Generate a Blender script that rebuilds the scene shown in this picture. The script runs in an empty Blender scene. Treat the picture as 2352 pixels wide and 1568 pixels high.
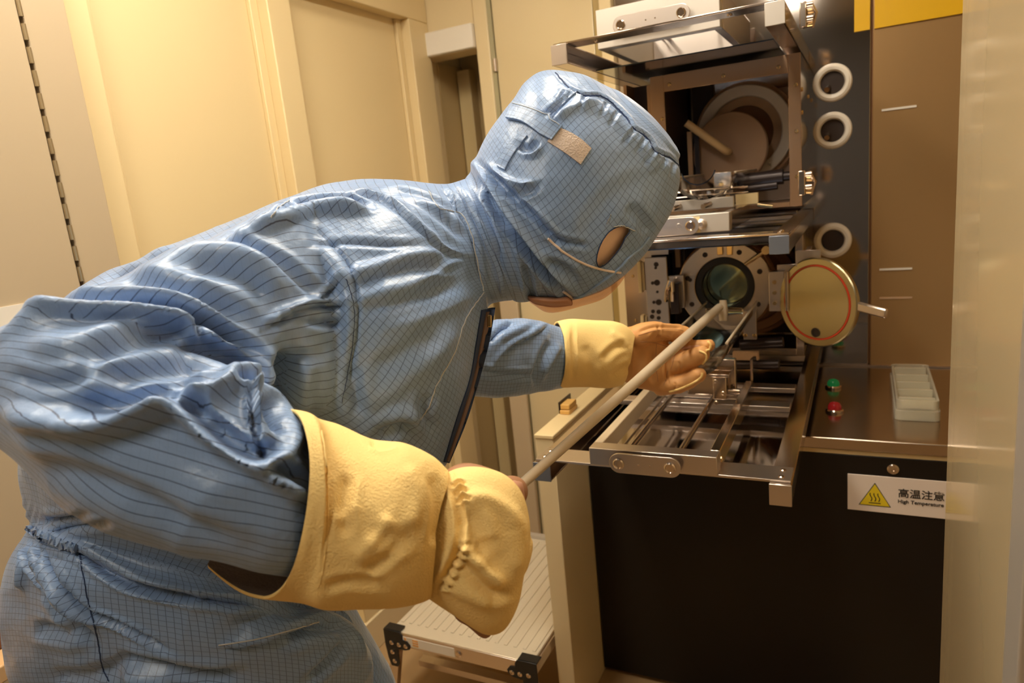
import bpy, bmesh, math, random
import numpy as np
from mathutils import Vector, Matrix, noise
from mathutils.bvhtree import BVHTree

S = bpy.context.scene
COL = S.collection
PI = math.pi
rnd = random.Random(7)

# ------------------------------------------------------------------ camera
FPX = 1600.0
YAW, PITCH, ROLL = math.radians(27.2), math.radians(12.05), math.radians(-5.76)
CAM = np.array([0.0, 0.0, 1.5])
_f = np.array([-math.sin(YAW)*math.cos(PITCH), math.cos(YAW)*math.cos(PITCH), -math.sin(PITCH)])
_r = np.array([math.cos(YAW), math.sin(YAW), 0.0])
_u = np.cross(_r, _f)
RT = math.cos(ROLL)*_r + math.sin(ROLL)*_u
UP = -math.sin(ROLL)*_r + math.cos(ROLL)*_u
FW = _f
cam_data = bpy.data.cameras.new('camera')
cam = bpy.data.objects.new('camera', cam_data)
COL.objects.link(cam)
cam.matrix_world = Matrix(((RT[0], UP[0], -FW[0], CAM[0]), (RT[1], UP[1], -FW[1], CAM[1]),
                           (RT[2], UP[2], -FW[2], CAM[2]), (0, 0, 0, 1)))
cam_data.sensor_width = 36.0
cam_data.lens = 36.0*FPX/2352.0
cam_data.clip_start = 0.02
cam_data.dof.use_dof = True
cam_data.dof.focus_distance = 0.93
cam_data.dof.aperture_fstop = 7.0
S.camera = cam

# ------------------------------------------------------------------ world, light, exposure
W = bpy.data.worlds.new('world'); S.world = W; W.use_nodes = True
W.node_tree.nodes['Background'].inputs[0].default_value = (1.0, 0.86, 0.62, 1)
W.node_tree.nodes['Background'].inputs[1].default_value = 0.05
S.view_settings.view_transform = 'Standard'
S.view_settings.look = 'None'
S.view_settings.gamma = 1.0
S.view_settings.use_curve_mapping = False
S.view_settings.exposure = 0.0
LAMP_POWER = 27.0          # radiance of the ceiling troffers
LAMPS = [(-0.45, -0.65, .20, .8), (-0.35, 1.30, .30, .8), (-1.05, 0.75, .26, 1.1)]

# ------------------------------------------------------------------ maths helpers
def ray(x, y): return FW + RT*(x-1176)/FPX - UP*(y-784)/FPX
def D(x, y, d): return CAM + ray(x, y)*d
def pl(x, y, ax, v):
    r = ray(x, y); return CAM + r*((v-CAM[ax])/r[ax])
def pix(P):
    q = np.asarray(P, float)-CAM; d = q@FW
    return 1176+FPX*(q@RT)/d, 784-FPX*(q@UP)/d, d

# ------------------------------------------------------------------ materials
def new_mat(name):
    m = bpy.data.materials.new(name); m.use_nodes = True
    return m, m.node_tree.nodes, m.node_tree.links, m.node_tree.nodes['Principled BSDF']
def mat(name, col, rough=.5, metal=0.0, bump=0.0, bscale=60.0, var=0.0, vscale=3.0, spec=.5, trans=0.0, ior=1.45, emit=None, estr=0.0, stretch=None, coat=0.0):
    m, n, l, b = new_mat(name)
    b.inputs['Base Color'].default_value = (*col, 1)
    b.inputs['Roughness'].default_value = rough
    b.inputs['Metallic'].default_value = metal
    b.inputs['Specular IOR Level'].default_value = spec
    b.inputs['Transmission Weight'].default_value = trans
    b.inputs['IOR'].default_value = ior
    b.inputs['Coat Weight'].default_value = coat
    if emit:
        b.inputs['Emission Color'].default_value = (*emit, 1); b.inputs['Emission Strength'].default_value = estr
    tc = n.new('ShaderNodeTexCoord'); vec = tc.outputs['Object']
    if stretch:
        mp = n.new('ShaderNodeMapping'); mp.inputs['Scale'].default_value = stretch
        l.new(vec, mp.inputs[0]); vec = mp.outputs[0]
    if var > 0:
        t = n.new('ShaderNodeTexNoise'); t.inputs['Scale'].default_value = vscale; t.inputs['Detail'].default_value = 4
        l.new(vec, t.inputs['Vector'])
        mx = n.new('ShaderNodeMix'); mx.data_type = 'RGBA'
        mx.inputs[6].default_value = (*[c*(1-var) for c in col], 1); mx.inputs[7].default_value = (*[min(1, c*(1+var)) for c in col], 1)
        l.new(t.outputs['Fac'], mx.inputs[0]); l.new(mx.outputs[2], b.inputs['Base Color'])
    if bump > 0:
        t = n.new('ShaderNodeTexNoise'); t.inputs['Scale'].default_value = bscale; t.inputs['Detail'].default_value = 3
        l.new(vec, t.inputs['Vector'])
        bp = n.new('ShaderNodeBump'); bp.inputs['Strength'].default_value = bump; bp.inputs['Distance'].default_value = .004
        l.new(t.outputs['Fac'], bp.inputs['Height']); l.new(bp.outputs[0], b.inputs['Normal'])
    return m
M = {}
M['wall_yellow'] = mat('wall_yellow', (.76, .60, .33), .42, bump=.02, bscale=15)
M['wall_cream'] = mat('wall_cream', (.74, .60, .36), .35, bump=.02, bscale=15)
M['wall_grey'] = mat('wall_greige', (.52, .41, .27), .38)
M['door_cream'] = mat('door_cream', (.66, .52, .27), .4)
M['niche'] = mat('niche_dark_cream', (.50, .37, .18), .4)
M['floor'] = mat('floor_epoxy', (.42, .27, .13), .3, var=.1, vscale=2)
M['ceiling'] = mat('ceiling_white', (.80, .72, .55), .6)
M['lamp'] = mat('lamp_diffuser', (1, 1, 1), .5, emit=(1.0, .90, .74), estr=LAMP_POWER)
M['hinge'] = mat('hinge_metal', (.45, .36, .22), .35, metal=.8)
M['paper'] = mat('paper_white', (.82, .76, .66), .6)
M['steel'] = mat('polished_steel', (.66, .56, .48), .14, metal=1, bump=.03, bscale=6)
M['mirror'] = mat('mirror_steel', (.55, .49, .44), .08, metal=1, bump=.05, bscale=3)
M['brushed'] = mat('brushed_steel', (.62, .54, .48), .32, metal=1, bump=.04, bscale=40, stretch=(1, 25, 25))
M['brown_tint_steel'] = mat('steel_brown_reflection', (.46, .28, .12), .28, metal=.45, bump=.02, bscale=30)  # brown reflection put into the steel's base colour
M['counter'] = mat('counter_steel', (.52, .43, .35), .19, metal=1, bump=.02, bscale=30)
M['alu'] = mat('satin_aluminium', (.70, .62, .56), .30, metal=1)
M['dark_metal'] = mat('dark_anodised', (.045, .032, .03), .3, metal=.4)
M['blue_metal'] = mat('blue_grey_end_cap', (.20, .22, .27), .35, metal=.5)
M['black'] = mat('black_painted_panel', (.012, .009, .007), .32, spec=.35)
M['black_rubber'] = mat('black_plastic', (.012, .011, .011), .4)
M['white_ceramic'] = mat('white_ceramic', (.86, .78, .66), .4)
M['grey_ceramic'] = mat('grey_ceramic', (.54, .43, .35), .5)
M['tan_ceramic'] = mat('tan_ceramic', (.58, .38, .23), .55, var=.25, vscale=14)
M['disc'] = mat('heat_baffle_disc', (.47, .30, .19), .5, var=.08, vscale=8)
M['rodtan'] = mat('tan_handle_rod', (.72, .50, .26), .4)
M['tray'] = mat('tray_reflection_tint', (.12, .16, .23), .10, metal=1)  # dark blue reflection put into the tray's metal colour
M['slate'] = mat('slate_unseen_wall', (.13, .14, .16), .5)  # tone of the unseen wall, picked to darken reflections
M['brown_box'] = mat('copper_brown_steel', (.52, .33, .20), .24, metal=.7, bump=.03, bscale=5)
M['dark_in'] = mat('dark_interior', (.035, .02, .014), .5)
M['furnace_brown'] = mat('furnace_brown', (.24, .11, .045), .45, metal=.3)
M['flange'] = mat('turned_flange_steel', (.60, .52, .44), .30, metal=1)
M['gold'] = mat('brass_screws', (.75, .55, .28), .2, metal=1)
M['lid'] = mat('lid_turned_steel', (.50, .44, .27), .28, metal=1)
M['red'] = mat('red_seal', (.62, .06, .02), .4)
M['green_lamp'] = mat('green_button', (.01, .22, .07), .15, emit=(.02, .8, .2), estr=.05)
M['red_lamp'] = mat('red_button', (.30, .012, .015), .15, emit=(.8, .02, .02), estr=.03)
M['amber'] = mat('amber_band', (.80, .46, .01), .35, bump=.15, bscale=80, coat=.3)
M['plastic'] = mat('clear_polycarbonate', (.98, .93, .78), .12, trans=.72, ior=1.3)
M['quartz'] = mat('clear_quartz', (.97, .93, .86), .03, trans=1.0, ior=1.4)
M['rod'] = mat('frosted_quartz_rod', (.74, .61, .44), .28, trans=.3, ior=1.45)
M['tape'] = mat('stained_tape', (.86, .70, .42), .5, var=.25, vscale=25)
M['white_metal'] = mat('white_aluminium', (.60, .55, .49), .35, metal=.5)
M['wood'] = mat('amber_block', (.72, .42, .12), .35)
M['sign'] = mat('sign_plate', (.78, .66, .56), .4)
M['sign_yellow'] = mat('sign_yellow', (.75, .56, .02), .4)
M['ink'] = mat('sign_ink', (.03, .025, .02), .5)
M['orange_ink'] = mat('label_orange', (.85, .42, .12), .5)
M['step_top'] = mat('ladder_platform', (.74, .66, .52), .3, metal=.3)
M['brown_wood'] = mat('dark_brown_wood', (.16, .06, .025), .5, var=.3, vscale=9)
M['tan_top'] = mat('tan_laminate', (.72, .45, .22), .4)
M['yellow_glove'] = mat('yellow_aramid_glove', (.93, .67, .27), .8, bump=.35, bscale=500, var=.05, vscale=20, spec=.2)
M['leather'] = mat('tan_leather', (.60, .30, .105), .55, bump=.12, bscale=90, var=.12, vscale=22, spec=.35)
M['leather_dark'] = mat('brown_leather_edge', (.36, .17, .08), .6)
M['lining'] = mat('glove_lining_grey', (.22, .16, .13), .9, bump=.3, bscale=300)
M['skin'] = mat('skin', (.50, .25, .15), .5)
M['lip'] = mat('lip', (.42, .14, .10), .4)
M['eye'] = mat('eye_white', (.8, .78, .74), .2)
M['iris'] = mat('iris_dark', (.03, .015, .01), .2)
M['hair'] = mat('hair_black', (.012, .010, .010), .5)
M['velcro'] = mat('velcro_beige', (.70, .58, .50), .85, bump=.6, bscale=420)
M['elastic'] = mat('elastic_pink_beige', (.80, .66, .58), .6)
M['maskskin'] = mat('pink_mask', (.86, .60, .45), .5, bump=.05, bscale=20)
M['shield'] = mat('clear_pink_shield', (.95, .74, .62), .18, trans=.75, ior=1.2)
M['navy'] = mat('navy_facing', (.025, .05, .13), .6)
M['zip'] = mat('zip_tape_brown', (.20, .13, .11), .6)
M['stitch'] = mat('pale_stitching', (.52, .54, .56), .7)
M['shoe'] = mat('white_sole', (.7, .66, .58), .5)

def fabric(name, cross=1.0, along=1.0, col=(.235, .355, .59), gap=.0088):
    m, n, l, b = new_mat(name)
    uv = n.new('ShaderNodeUVMap'); uv.uv_map = 'grid'
    sp = n.new('ShaderNodeSeparateXYZ'); l.new(uv.outputs[0], sp.inputs[0])
    def line(out, strength):
        a = n.new('ShaderNodeMath'); a.operation = 'DIVIDE'; a.inputs[1].default_value = gap; l.new(out, a.inputs[0])
        f = n.new('ShaderNodeMath'); f.operation = 'FRACT'; l.new(a.outputs[0], f.inputs[0])
        s = n.new('ShaderNodeMath'); s.operation = 'SUBTRACT'; s.inputs[1].default_value = .5; l.new(f.outputs[0], s.inputs[0])
        ab = n.new('ShaderNodeMath'); ab.operation = 'ABSOLUTE'; l.new(s.outputs[0], ab.inputs[0])
        c = n.new('ShaderNodeMapRange'); c.inputs[1].default_value = .022; c.inputs[2].default_value = .06
        c.inputs[3].default_value = strength; c.inputs[4].default_value = 0; l.new(ab.outputs[0], c.inputs[0])
        return c.outputs[0]
    mx = n.new('ShaderNodeMath'); mx.operation = 'MAXIMUM'
    l.new(line(sp.outputs[0], along), mx.inputs[0]); l.new(line(sp.outputs[1], cross), mx.inputs[1])
    nz = n.new('ShaderNodeTexNoise'); nz.inputs['Scale'].default_value = 9; nz.inputs['Detail'].default_value = 3
    tc = n.new('ShaderNodeTexCoord'); l.new(tc.outputs['Object'], nz.inputs['Vector'])
    base = n.new('ShaderNodeMix'); base.data_type = 'RGBA'
    base.inputs[6].default_value = (*[c*.93 for c in col], 1); base.inputs[7].default_value = (*[c*1.08 for c in col], 1)
    l.new(nz.outputs['Fac'], base.inputs[0])
    mix = n.new('ShaderNodeMix'); mix.data_type = 'RGBA'
    l.new(mx.outputs[0], mix.inputs[0]); l.new(base.outputs[2], mix.inputs[6]); mix.inputs[7].default_value = (.018, .026, .07, 1)
    l.new(mix.outputs[2], b.inputs['Base Color'])
    b.inputs['Roughness'].default_value = .36
    b.inputs['Specular IOR Level'].default_value = .55
    b.inputs['Sheen Weight'].default_value = .25
    b.inputs['Sheen Roughness'].default_value = .4
    b.inputs['Sheen Tint'].default_value = (.8, .87, 1, 1)
    w = n.new('ShaderNodeTexNoise'); w.inputs['Scale'].default_value = 26; w.inputs['Detail'].default_value = 5; w.inputs['Roughness'].default_value = .55
    l.new(tc.outputs['Object'], w.inputs['Vector'])
    bp = n.new('ShaderNodeBump'); bp.inputs['Strength'].default_value = .45; bp.inputs['Distance'].default_value = .007
    l.new(w.outputs['Fac'], bp.inputs['Height']); l.new(bp.outputs[0], b.inputs['Normal'])
    return m
M['fabric'] = fabric('blue_antistatic_grid_fabric', .62, .7, gap=.0076)
M['fabric_sleeve'] = fabric('blue_antistatic_sleeve_fabric', .08, .85, gap=.0078)
M['fabric_hood'] = fabric('blue_antistatic_hood_fabric', .62, .66, gap=.0073)
M['fabric_plain'] = fabric('blue_antistatic_plain', .2, .2)

def shield_mat():
    m, n, l, b = new_mat('pink_film')
    b.inputs['Base Color'].default_value = (.80, .52, .40, 1); b.inputs['Roughness'].default_value = .2
    tr = n.new('ShaderNodeBsdfTransparent'); tr.inputs[0].default_value = (.97, .80, .70, 1)
    mx = n.new('ShaderNodeMixShader'); mx.inputs[0].default_value = .26
    l.new(tr.outputs[0], mx.inputs[1]); l.new(b.outputs[0], mx.inputs[2]); l.new(mx.outputs[0], n['Material Output'].inputs[0])
    return m
M['shield'] = shield_mat()
# pane: hazy acrylic, sees through a little and mirrors at grazing angles
def pane_mat():
    m, n, l, b = new_mat('hazy_acrylic_pane')
    tr = n.new('ShaderNodeBsdfTransparent'); tr.inputs[0].default_value = (.95, .88, .72, 1)
    df = n.new('ShaderNodeBsdfPrincipled'); df.inputs['Base Color'].default_value = (.80, .66, .42, 1)
    df.inputs['Roughness'].default_value = .10; df.inputs['Specular IOR Level'].default_value = .6
    mx = n.new('ShaderNodeMixShader'); mx.inputs[0].default_value = .66
    l.new(tr.outputs[0], mx.inputs[1]); l.new(df.outputs[0], mx.inputs[2])
    l.new(mx.outputs[0], n['Material Output'].inputs[0])
    return m
M['pane'] = pane_mat()

# ------------------------------------------------------------------ mesh builder
class MB:
    def __init__(s): s.v = []; s.f = []
    def add(s, vs, fs):
        k = len(s.v); s.v += [tuple(map(float, p)) for p in vs]; s.f += [tuple(i+k for i in f) for f in fs]; return s
    def box(s, x0, x1, y0, y1, z0, z1):
        return s.add([(x, y, z) for x in (x0, x1) for y in (y0, y1) for z in (z0, z1)],
                     [(0, 1, 3, 2), (4, 6, 7, 5), (0, 4, 5, 1), (2, 3, 7, 6), (0, 2, 6, 4), (1, 5, 7, 3)])
    def obox(s, c, ax, h):           # centre, 3 axes, half sizes
        c = np.array(c, float); A = [np.array(a, float)/np.linalg.norm(a) for a in ax]
        return s.add([c+A[0]*h[0]*i+A[1]*h[1]*j+A[2]*h[2]*k for i in (-1, 1) for j in (-1, 1) for k in (-1, 1)],
                     [(0, 1, 3, 2), (4, 6, 7, 5), (0, 4, 5, 1), (2, 3, 7, 6), (0, 2, 6, 4), (1, 5, 7, 3)])
    def lathe(s, c, axis, prof, n=32, close=False):   # prof: (radius, along) points
        c = np.array(c, float); a = np.array(axis, float); a /= np.linalg.norm(a)
        t = np.array([0, 0, 1.0]) if abs(a[2]) < .9 else np.array([1.0, 0, 0])
        u = np.cross(a, t); u /= np.linalg.norm(u); w = np.cross(a, u)
        vs = []; fs = []; m = len(prof)
        for r, h in prof:
            for i in range(n):
                th = 2*PI*i/n; vs.append(c+a*h+(u*math.cos(th)+w*math.sin(th))*r)
        for k in range(m if close else m-1):
            for i in range(n):
                j = (i+1) % n; k2 = (k+1) % m
                fs.append((k*n+i, k*n+j, k2*n+j, k2*n+i))
        if not close:
            if prof[0][0] > 1e-6: fs.append(tuple(range(n-1, -1, -1)))
            if prof[-1][0] > 1e-6: fs.append(tuple((m-1)*n+i for i in range(n)))
        return s.add(vs, fs)
    def cyl(s, p0, p1, r, n=16, r1=None):
        p0 = np.array(p0, float); p1 = np.array(p1, float); L = np.linalg.norm(p1-p0)
        return s.lathe(p0, p1-p0, [(r, 0), (r if r1 is None else r1, L)], n)
    def ring(s, c, axis, r0, r1, h, n=48):
        return s.lathe(c, axis, [(r0, 0), (r1, 0), (r1, h), (r0, h)], n, True)
    def tube(s, pts, r, n=10):
        pts = [np.array(p, float) for p in pts]; m = len(pts); vs = []; fs = []
        rr = r if hasattr(r, '__len__') else [r]*m
        ref = np.array([.3, .2, .93])
        for k, p in enumerate(pts):
            d = pts[min(k+1, m-1)]-pts[max(k-1, 0)]; d /= np.linalg.norm(d)
            u = np.cross(d, ref); u /= np.linalg.norm(u); w = np.cross(d, u)
            for i in range(n):
                th = 2*PI*i/n; vs.append(p+(u*math.cos(th)+w*math.sin(th))*rr[k])
        for k in range(m-1):
            for i in range(n):
                j = (i+1) % n; fs.append((k*n+i, k*n+j, (k+1)*n+j, (k+1)*n+i))
        fs.append(tuple(range(n-1, -1, -1))); fs.append(tuple((m-1)*n+i for i in range(n)))
        return s.add(vs, fs)
    def prism(s, poly, ext):          # list of 3D pts, extrusion vector
        n = len(poly); e = np.array(ext, float)
        vs = [np.array(p, float) for p in poly]; vs += [p+e for p in vs]
        fs = [tuple(range(n-1, -1, -1)), tuple(range(n, 2*n))]+[(i, (i+1) % n, n+(i+1) % n, n+i) for i in range(n)]
        return s.add(vs, fs)
    def build(s, name, m, parent=None, smooth=30, bevel=0, label=None):
        me = bpy.data.meshes.new(name)
        root = parent
        while root is not None and root.parent is not None: root = root.parent
        V = np.array(s.v)
        if root is None:
            o0 = np.array([V[:, 0].mean(), V[:, 1].mean(), V[:, 2].min()])
        else: o0 = np.array(root['origin'])
        me.from_pydata([tuple(p) for p in (V-o0)], [], s.f); me.update()
        bm = bmesh.new(); bm.from_mesh(me); bmesh.ops.recalc_face_normals(bm, faces=bm.faces); bm.to_mesh(me); bm.free()
        me.materials.append(M[m] if isinstance(m, str) else m)
        if smooth:
            me.polygons.foreach_set('use_smooth', [True]*len(me.polygons)); me.set_sharp_from_angle(angle=math.radians(smooth))
        o = bpy.data.objects.new(name, me); COL.objects.link(o)
        if root is None: o.location = o0; o['origin'] = list(o0)
        else: o.parent = parent
        if bevel:
            bv = o.modifiers.new('edges', 'BEVEL'); bv.width = bevel; bv.segments = 2; bv.limit_method = 'ANGLE'
        if label: o['label'] = label
        return o
def thing(name, origin, label, cat, group=None):
    o = bpy.data.objects.new(name, None); COL.objects.link(o)
    o.location = origin; o['origin'] = list(map(float, origin)); o['label'] = label; o['category'] = cat
    o.empty_display_size = .05
    if group: o['group'] = group
    return o
def tag(o, label, cat, group=None):
    o['label'] = label; o['category'] = cat
    if group: o['group'] = group
    return o
def struct(o, label=None):
    o['kind'] = 'structure'
    if label: o['label'] = label
    return o
def sthing(name, origin, label=None):
    o = bpy.data.objects.new(name, None); COL.objects.link(o); o.location = origin; o['origin'] = list(map(float, origin)); o['kind'] = 'structure'
    if label: o['label'] = label
    return o
def copy_part(o, off, parent=None):
    c = o.copy(); COL.objects.link(c); c.parent = parent or o.parent; c.location = Vector(o.location)+Vector(off); return c
def screws(pts, axis, r, parent, m='gold', h=.003):
    first = None
    for p in pts:
        if first is None:
            q = MB().lathe(p, axis, [(r, 0), (r, h*.5), (r*.7, h), (r*.35, h), (r*.3, h*.6), (0, h*.6)], 12)
            first = q.build('screw', m, parent); p0 = np.array(p)
        else: copy_part(first, np.array(p)-p0)
    return first
# ================================================================== THE ROOM
struct(MB().box(-1.75, 1.5, -2.3, 3.1, -.06, 0).build('floor', 'floor', smooth=0))
ceil = struct(MB().box(-1.75, 1.5, -2.3, 3.1, 2.7, 2.76).build('ceiling', 'ceiling', smooth=0))
struct(MB().box(1.4, 1.5, -2.2, 2.98, 0, 2.7).build('wall_right', 'wall_cream', smooth=0))
struct(MB().box(-1.65, 1.5, -2.3, -2.2, 0, 2.7).build('wall_front', 'slate', smooth=0))  # unseen wall, given a dark tone to darken reflections and cut fill

# left wall: flat panel with a proud frame of stiles and a top rail
wl = struct(MB().box(-1.65, -1.55, -2.2, 2.98, 0, 2.7).build('wall_left', 'wall_yellow', smooth=0))
def Yl(px_, py_, X=-1.50): return pl(px_, py_, 0, X)[1]
zt = pl(940, 42, 0, -1.50)[2]
yr = pl(147, 0, 0, -1.455)[1]
ys = [(yr+.003, Yl(200, 0)), (Yl(612, 0), Yl(664, 0)), (Yl(938, 42), 2.478)]
for i, (a, b) in enumerate(ys):
    MB().box(-1.548, -1.50, a, b, .12, zt).build('stile', 'wall_yellow', wl, bevel=.003)
MB().box(-1.548, -1.50, yr+.003, 2.478, zt, 2.695).build('top_rail', 'wall_yellow', wl, bevel=.003)
MB().box(-1.548, -1.492, yr+.003, 2.478, .0, .12).build('skirting', 'wall_cream', wl, bevel=.003)
for a, b in ((ys[0][1], ys[1][0]), (ys[1][1], ys[2][0])):   # inner beads of the two panels
    MB().box(-1.549, -1.535, a+.001, a+.03, .12, zt).build('bead', 'wall_yellow', wl, bevel=.002)
    MB().box(-1.549, -1.535, b-.03, b-.001, .12, zt).build('bead', 'wall_yellow', wl, bevel=.002)

# greige locker on the left with a piano hinge
lk = thing('storage_locker', (-1.5, .5, 0), 'greige metal locker with a long piano hinge at the left edge of the photo', 'locker')
yh = pl(40, 0, 0, -1.455)[1]; yr = pl(147, 0, 0, -1.455)[1]
MB().box(-1.547, -1.455, yh+.004, yr, .02, 2.5).build('side_panel', 'wall_grey', lk, bevel=.003)
ld = MB().box(-1.547, -1.455, -.25, yh-.004, .02, 2.5).build('locker_door', 'wall_grey', lk, bevel=.003)
kn = None; z0 = 1.02
for i in range(34):
    z = z0+i*.043
    if kn is None: kn = MB().cyl((-1.4545, yh, z), (-1.4545, yh, z+.030), .0045, 8).build('hinge_knuckle', 'hinge', lk)
    else: copy_part(kn, (0, 0, z-z0))
a = pl(-20, 672, 0, -1.452); b = pl(92, 690, 0, -1.452)
pp = MB().box(-1.4549, -1.4515, a[1], b[1], b[2]-.21, b[2]).build('paper_notice', 'paper', smooth=0)
tag(pp, 'white paper notice taped to the greige locker door', 'notice')

# back wall, with the niche door and the panels left of the furnace
YB = 2.48
def Xb(px_, py_, Y=YB): return pl(px_, py_, 1, Y)[0]
nx0, nx1 = Xb(978, 200), Xb(1099, 130)
nzt = pl(1090, 112, 1, YB)[2]; nz2 = pl(1000, 75, 1, YB)[2]
mb = MB().box(-1.55, nx0, YB, YB+.1, 0, 2.7).box(nx0, nx1, YB, YB+.1, nzt, 2.7).box(nx1, 1.4, YB+.06, YB+.14, 0, 2.7)
wb = struct(mb.build('wall_back', 'wall_cream', smooth=0))
MB().box(nx1, Xb(1118, 10), YB-.012, YB+.059, 0, 2.695).build('jamb', 'wall_cream', wb, bevel=.004)
MB().box(nx0+.002, nx1-.002, YB-.03, YB-.001, nzt-.0, nz2).build('lintel', 'paper', wb, bevel=.005)
MB().box(Xb(1186, 1000), Xb(1225, 1000), YB-.03, YB-.013, 0, 1.15).build('door_post', 'wall_grey', wb, bevel=.004)
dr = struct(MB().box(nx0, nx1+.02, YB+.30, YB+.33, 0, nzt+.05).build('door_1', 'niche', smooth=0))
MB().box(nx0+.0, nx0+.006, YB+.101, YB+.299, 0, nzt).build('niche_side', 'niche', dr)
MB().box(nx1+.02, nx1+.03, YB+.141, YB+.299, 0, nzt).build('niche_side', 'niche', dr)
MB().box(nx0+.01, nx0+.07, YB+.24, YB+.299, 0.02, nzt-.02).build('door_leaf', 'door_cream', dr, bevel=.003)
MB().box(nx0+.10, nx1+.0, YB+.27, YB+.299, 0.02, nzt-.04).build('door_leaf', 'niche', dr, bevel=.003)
# glossy cream side panel beside the furnace (with its little hinge)
cp = thing('glossy_side_panel', (-1.05, YB, 0), 'tall glossy cream enclosure panel between the niche and the furnace', 'panel')
MB().box(Xb(1128, 10), Xb(1360, 10), YB+.0, YB+.055, .02, 2.6).build('panel_sheet', mat('gloss_cream', (.70, .57, .34), .16, coat=.3), cp, bevel=.003)
MB().box(Xb(1118, 10), Xb(1127, 10), YB-.006, YB+.055, .02, 2.6).build('edge_seal', mat('edge_seal_green_grey', (.40, .36, .22), .3), cp)
MB().cyl((Xb(1140, 150), YB-.01, pl(1140, 165, 1, YB)[2]), (Xb(1140, 150), YB-.01, pl(1140, 135, 1, YB)[2]), .008, 12).build('hinge', 'alu', cp)
MB().box(Xb(1362, 10), Xb(1378, 10), YB-.004, YB+.055, .02, 2.6).build('olive_post', mat('olive_post', (.40, .28, .09), .4), cp)
MB().box(Xb(1380, 10)+.001, Xb(1449, 640)-.002, YB-.03, YB+.055, .02, 2.6).build('corner_post', 'wall_yellow', cp, bevel=.003)

# ceiling troffers (their light fills the room)
for i, (x, y, hx, hy) in enumerate(LAMPS):
    t = thing('ceiling_light', (x, y, 2.7), ['ceiling troffer behind the camera', 'ceiling troffer above the loading stations', 'long ceiling troffer along the left wall'][i], 'ceiling light')
    MB().box(x-hx/2, x+hx/2, y-hy/2, y+hy/2, 2.672, 2.684).build('diffuser', 'lamp', t, smooth=0)
    f = MB()
    f.box(x-hx/2-.02, x-hx/2-.001, y-hy/2-.02, y+hy/2+.02, 2.66, 2.699).box(x+hx/2+.001, x+hx/2+.02, y-hy/2-.02, y+hy/2+.02, 2.66, 2.699)
    f.box(x-hx/2, x+hx/2, y-hy/2-.02, y-hy/2-.001, 2.66, 2.699).box(x-hx/2, x+hx/2, y+hy/2+.001, y+hy/2+.02, 2.66, 2.699)
    f.build('lamp_frame', 'white_metal', t)

# tan bench top with a dark wooden box, bottom left behind the worker
bt = thing('wall_bench', (-1.3, .3, 0), 'tan laminate bench top at the bottom left corner behind the worker', 'bench')
yb_ = pl(14, 1440, 0, -1.3)[1]
MB().box(-1.45, -1.25, -.2, yb_+.03, .80, .83).build('bench_top', 'tan_top', bt, bevel=.003)
for yy in (-.15, yb_-.04): MB().box(-1.42, -1.38, yy, yy+.04, 0, .80).build('leg', 'alu', bt)
wbx = thing('wooden_box', (-1.35, .4, .83), 'dark brown wooden box on the tan bench top', 'box')
MB().box(-1.42, -1.30, yb_-.22, yb_-.0, .831, .90).build('box_body', 'brown_wood', wbx, bevel=.004)
MB().box(-1.425, -1.295, yb_-.225, yb_+.005, .90, .915).build('lid', 'brown_wood', wbx, bevel=.003)

# ================================================================== FURNACE CABINET
XL, XR = Xb(1449, 640), 1.35
XJ = Xb(2001, 300)
fc = thing('furnace_cabinet', (0, 2.2, 0), 'steel furnace cabinet with polished front panel and round white ports', 'furnace')
MB().box(XL, XJ-.003, YB, YB+.05, .832, 2.6).build('polished_panel', 'mirror', fc, bevel=.002)
MB().box(XJ+.003, XR, YB, YB+.05, .832, 2.6).build('brown_tint_panel', 'brown_tint_steel', fc, bevel=.002, label='satin steel panel with a painted brown reflection, right of the joint')
MB().box(XJ-.003, XJ+.003, YB+.012, YB+.05, .832, 2.6).build('panel_joint', 'furnace_brown', fc)
for z in (1.73, 1.588, 1.247):
    c = (-.081, YB-.001, z)
    pr = MB().lathe((-.081, YB, z), (0, -1, 0), [(.034, 0), (.054, 0), (.056, .008), (.053, .016), (.046, .020), (.038, .018), (.034, .010)], 40, True).build('port_ring', 'white_ceramic', fc)
    MB().cyl((-.081, YB-.002, z), (-.081, YB+.02, z), .0339, 32).build('port_hole', 'dark_in', fc)
    if z > 1.5:
        MB().cyl((-.092, YB-.003, z-.012), (-.096, YB-.022, z-.020), .008, 14).build('probe_tip', 'steel', fc)
for (x0, x1, y) in ((2025, 2105, 248), (2020, 2095, 617), (2020, 2095, 683)):
    A = pl(x0, y+3, 1, YB); B = pl(x1, y-2, 1, YB); zz = (A[2]+B[2])/2
    MB().box(A[0], B[0], YB-.003, YB-.0003, zz-.003, zz+.003).build('vent_slot', 'tan_ceramic' if y > 650 else 'paper', fc)
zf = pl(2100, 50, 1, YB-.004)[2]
fm = MB().box(XJ+.006, .75, YB-.006, YB-.001, zf, 2.5).build('amber_band', 'amber', smooth=0)  # yellow band along the top of the panel
tag(fm, 'amber yellow textured film across the top of the right panel', 'band')
fm2 = MB().box(Xb(1962, 40), XJ-.006, YB-.006, YB-.001, zf, 2.5).build('amber_band', 'amber', smooth=0)
tag(fm2, 'narrow amber film left of the panel joint', 'band')

MB().box(-.60, XR, YB-.010, YB-.0005, .8305, .8345).build('bottom_bead', 'alu', fc)
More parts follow.
